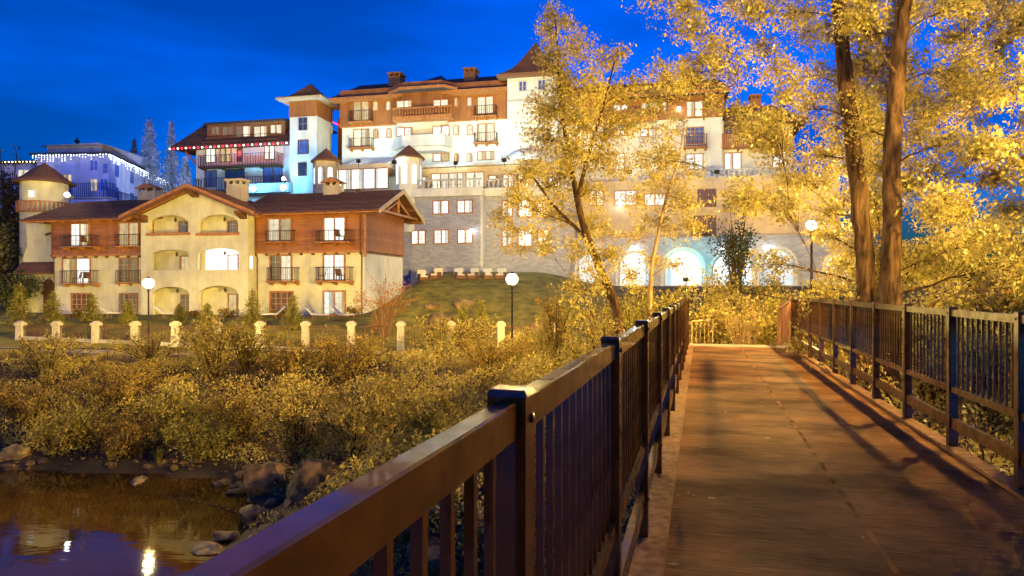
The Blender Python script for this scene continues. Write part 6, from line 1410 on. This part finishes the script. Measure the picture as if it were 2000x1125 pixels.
def armchair(pos, rz, label, mat='leather', group='armchairs on the lawn patio', frame='wicker', w_=.72):
    o = empty('armchair', pos, label, 'armchair', group, rz)
    MB().box(-w_ / 2, w_ / 2, -.38, .38, .0, .30).build('base', frame, o); MB().box(-w_ / 2 + .1, w_ / 2 - .1, -.4, .28, .302, .44).build('seat', mat, o)
    MB().hexa([(-w_ / 2, .25, .302), (w_ / 2, .25, .302), (w_ / 2, .42, .302), (-w_ / 2, .42, .302), (-w_ / 2, .36, .95), (w_ / 2, .36, .95), (w_ / 2, .5, .95), (-w_ / 2, .5, .95)]).build('backrest', mat, o)
    for s in (-1, 1): MB().box(s * w_ / 2 - .09 if s > 0 else -w_ / 2, w_ / 2 if s > 0 else -w_ / 2 + .09, -.38, .249, .302, .6).build('arm', frame, o)
    return o
for px, py, a, w_, mt, lb in ((826, 560, 25, .8, 'cushion', 'wicker patio armchair nearest the lodge'), (852, 560, -25, .8, 'cushion', 'wicker patio armchair turned beside the first one'), (898, 562, 20, .8, 'leather', 'white patio armchair left of its twin'), (924, 562, -20, .8, 'leather', 'white patio armchair right of its twin'), (953, 562, 12, .8, 'leather', 'white patio armchair half lost in lamp glare'), (978, 561, -12, .8, 'leather', 'white patio armchair nearest the brightest lamp')):
    Y_ = 60.0; p = at(px, py, Y_); p.z = hz(p.x, p.y) - .02; armchair(p, R(a), lb, mt, w_=w_)
def slat_chair(B, px, py, d, rz, label):
    x_, z_ = B.px(px, py, d); p = B.world(x_, d, z_)
    o = empty('balcony_chair', p, label, 'chair', 'chairs on the lodge balconies', B.rz + R(rz))
    MB().box(-.25, .25, -.25, .25, .4, .45).build('seat', 'wood_dark', o); MB().hexa([(-.25, .22, .451), (.25, .22, .451), (.25, .27, .451), (-.25, .27, .451), (-.25, .34, .95), (.25, .34, .95), (.25, .39, .95), (-.25, .39, .95)]).build('backrest', 'wood_dark', o)
    for x, y in ((-.22, -.22), (.22, -.22), (-.22, .22), (.22, .22)): MB().box(x - .025, x + .025, y - .025, y + .025, 0, .399).build('leg', 'wood_dark', o)
for px, py, d, rz, lb in ((168, 553, -.4, 35, 'dark chair on the left wing middle balcony'), (150, 553, -.4, -60, 'second dark chair on the left wing middle balcony'), (628, 549, -.4, -60, 'dark chair at the left of the right wing middle balcony'), (665, 549, -.4, 60, 'dark chair at the right of the right wing middle balcony'), (664, 472, -.5, 55, 'dark chair on the right wing top balcony'), (165, 482, -.5, 50, 'dark chair on the left wing top balcony')):
    slat_chair(L, px, py, d, rz, lb)

# ------------------------------------------------------------------ lights of the place
def hp(px, py, d, B=H): x_, z_ = B.px(px, py, d); return B.world(x_, d, z_)
WHITE = (0.72, 1.0, 0.98)
FG = 'floodlights on the hotel terrace'
for px, py, d, ax, ay, e, lb in ((700, 314, -6.0, 700, 200, 250, 'assumed floodlight on the pavilion roof'), (770, 316, -7.5, 790, 210, 150, 'assumed floodlight beside the small cone turret'), (890, 318, -3.0 - 3, 880, 220, 250, 'assumed floodlight on the restaurant roof edge'), (985, 312, -6.5, 1035, 200, 260, 'assumed floodlight below the corner tower'), (1230, 335, -7.0, 1240, 220, 60, 'assumed floodlight on the east terrace'), (1400, 335, -7.0, 1380, 220, 45, 'assumed floodlight at the end of the east terrace')):  # fittings assumed from the cool wash on the hotel walls
    floodlight(hp(px, py, d), hp(ax, ay, 0), lb, e, WHITE, 'globe_white', group=FG)
floodlight(hp(497, 371, -1.5), hp(520, 330, 4), 'cyan floodlight at the foot of the west wing', 330, (0.08, 0.55, 1.0), 'globe_cyan', group=FG, bare=.34)
floodlight(hp(556, 369, -1.5), hp(580, 320, 2), 'cyan floodlight at the foot of the square tower', 260, (0.08, 0.55, 1.0), 'globe_cyan', group=FG, bare=.34)
floodlight(hp(556, 352, -0.2), hp(600, 250, 2), 'small white floodlight on the parapet by the square tower', 90, (0.85, .95, 1.0), 'globe_white', group=FG, bare=.2)
floodlight(hp(137, 384, 1.0, L), hp(90, 360, 6, L), 'white floodlight glaring on the lodge roof ridge', 60, (1, .95, .85), 'globe_white', group=FG, bare=.22)
floodlight(hp(700, 374, 3.2, L), hp(705, 320, -5), 'warm floodlight on the lodge roof below the pavilion', 60, (1, .85, .6), 'globe_amber', group=FG)
floodlight(hp(1340, 545, -9.5), hp(1370, 480, -7), 'assumed turquoise uplight at the central arch', 260, (0.10, 0.85, 0.75), 'globe_cyan', group=FG)  # assumed from the turquoise cast around the arch
b1 = at(150, 400, 82); floodlight(b1, at(160, 330, 98), 'assumed blue floodlight aimed at the hillside building', 420, (0.16, 0.20, 1.0), 'globe_cyan', group=FG)  # assumed source of the blue wash on this building
b1 = at(300, 395, 92); floodlight(b1, at(250, 330, 108), 'assumed blue floodlight near the frosted trees', 330, (0.14, 0.26, 1.0), 'globe_cyan', group=FG)  # assumed from the blue light on the building and trees
def wall_lantern(pos, label, e, col=(1, .95, .85), g='globe_white', r=.13):
    o = empty('wall_lantern', pos, label, 'lantern', 'lit wall lanterns of the hotel')
    MB().lathe([(0.0, -r * 1.3), (r, -r), (r * 1.1, r), (0, r * 1.2)], (0, 0, 0), 8).build('glass', g, o); MB().lathe([(r * 1.25, r * 1.05), (r * .5, r * 1.7), (0, r * 2.3)], (0, 0, 0), 8).build('cap', 'iron', o); MB().box(-.03, .03, 0, .35, r * 1.5, r * 1.9).build('arm', 'iron', o)
    point_light('lantern_light', (0, -.05, 0), e, col, .08, o)
    return o
for px, py, d, e, lb in ((1326, 212, WF - .35, 40, 'bright lantern on the wooden top floor of the east wing'), (1025, 396, SD + .55, 30, 'upper lantern on the stone base behind the tree'), (1026, 411, SD + .5, 20, 'lower lantern on the stone base behind the tree'), (1025, 464, SD + .5, 20, 'lantern between the lower stone base windows'), (1211, 399, -3.0, 30, 'lantern glaring through the golden tree'), (921, 450, SD - .35, 10, 'small lantern at the stone base window corner'), (1160, 487, AD - .4, 14, 'lantern above the first lit arch'), (1240, 483, AD - .4, 14, 'lantern above the second lit arch'), (1412, 487, AD - .4, 14, 'lantern above the fourth lit arch'), (1502, 482, AD - .4, 14, 'lantern above the fifth lit arch')):
    wall_lantern(hp(px, py, d), lb, e)
b1 = at(330, 385, 100); floodlight(b1, at(300, 260, 114), 'added pale floodlight brightening the frosted trees', 420, (0.55, 0.72, 1.0), 'globe_white', group=FG)  # extra lamp, added because the frosted trees came out dark
# bulbs under the eave
def bulbs(name, label, pts, mats, r=.085, cat='string lights'):
    o = empty(name, pts[0], label, cat); me = {}
    MB().tube([Vector(p) - Vector(pts[0]) + Vector((0, 0, .08)) for p in pts], .012, 4).build('wire', 'iron', o)
    for i, p in enumerate(pts):
        mt = mats[i % len(mats)]
        if mt not in me:
            b = MB().lathe([(0, -r), (r * .8, -r * .55), (r, 0), (r * .7, r * .6), (0, r)], (0, 0, 0), 8).build('bulb', mt, o, smooth=True); me[mt] = b.data
        else: b = bpy.data.objects.new('bulb', me[mt]); COL.objects.link(b); b.parent = o
        b.location = Vector(p) - Vector(pts[0])
    return o
n = 30; e0, e1 = H.world(xe0, WD - 1.42, ze - .2), H.world(xe1 - .2, WD - 1.42, ze - .2)
bo = bulbs('string_lights', 'red and white round bulbs strung along the west wing eave', [e0.lerp(e1, i / (n - 1)) for i in range(n)], ['bulb_white', 'bulb_red'], .12)
for t in (.45, .75): point_light('bulb_glow', (e0.lerp(e1, t) - e0) + Vector((0, -.3, -.3)), 45, (1, .12, .10), .3, bo)
q0, q1 = hp(646, 237, 6.2), hp(667, 246, 6.2); bulbs('string_lights', 'short red bulb string between the square tower and the main block', [q0.lerp(q1, i / 6) for i in range(7)], ['bulb_red'], .10)
# icicle lights of the hillside building
il = K.world(A_[0], -.75, zk); ic = empty('icicle_lights', il, 'white icicle lights hanging from the eave of the blue lit building', 'string lights'); m = MB()
ed = [Vector((A_[0], -.75)), Vector((0.6, -.75)), Vector((cx2 + .85, cy2))]
for a, b in zip(ed[:-1], ed[1:]):
    k = int((b - a).length / .42)
    for i in range(k):
        q = a.lerp(b, i / k); p = K.world(q.x, q.y, 0)
        for j in range(random.choice((1, 2, 3, 4))):
            c = Vector((p.x, p.y, zk - .05 - j * .28 + random.uniform(-.06, .06))) - il; s = .055 if j else .085
            m.lathe([(0, -s), (s, 0), (0, s)], c, 5)
tag(m.build('bulbs', 'bulb_cool', ic), kind='stuff')
il = K.world(A_[0] - 12, 1.35, zk - .6)
ys_ = bulbs('string_lights', 'yellow bulb row on the eave at the photo edge', [K.world(A_[0] - 12 + i * .55, 1.35, zk - .5) for i in range(22)], ['bulb_yellow'], .09)

# fallen leaves on the deck and curbs
fl = []
for i in range(150):
    u = random.choice((random.uniform(-.2, 2.4), random.uniform(-.2, .1), random.uniform(2.1, 2.42))); v = random.uniform(2.5, 20.5); fl.append(bw(u, v, .012))
fo = leaf_object('fallen_leaves', np.array([tuple(p) for p in fl]), 0.06, 'leaf_dry'); V_ = np.empty(len(fo.data.vertices) * 3, np.float32); fo.data.vertices.foreach_get('co', V_); V_ = V_.reshape(-1, 3); V_[:, 2] = .003 + np.abs(V_[:, 2] - .012) * .25; fo.data.vertices.foreach_set('co', V_.ravel()); tag(fo, 'dry leaves scattered on the footbridge deck', 'leaves', kind='stuff')
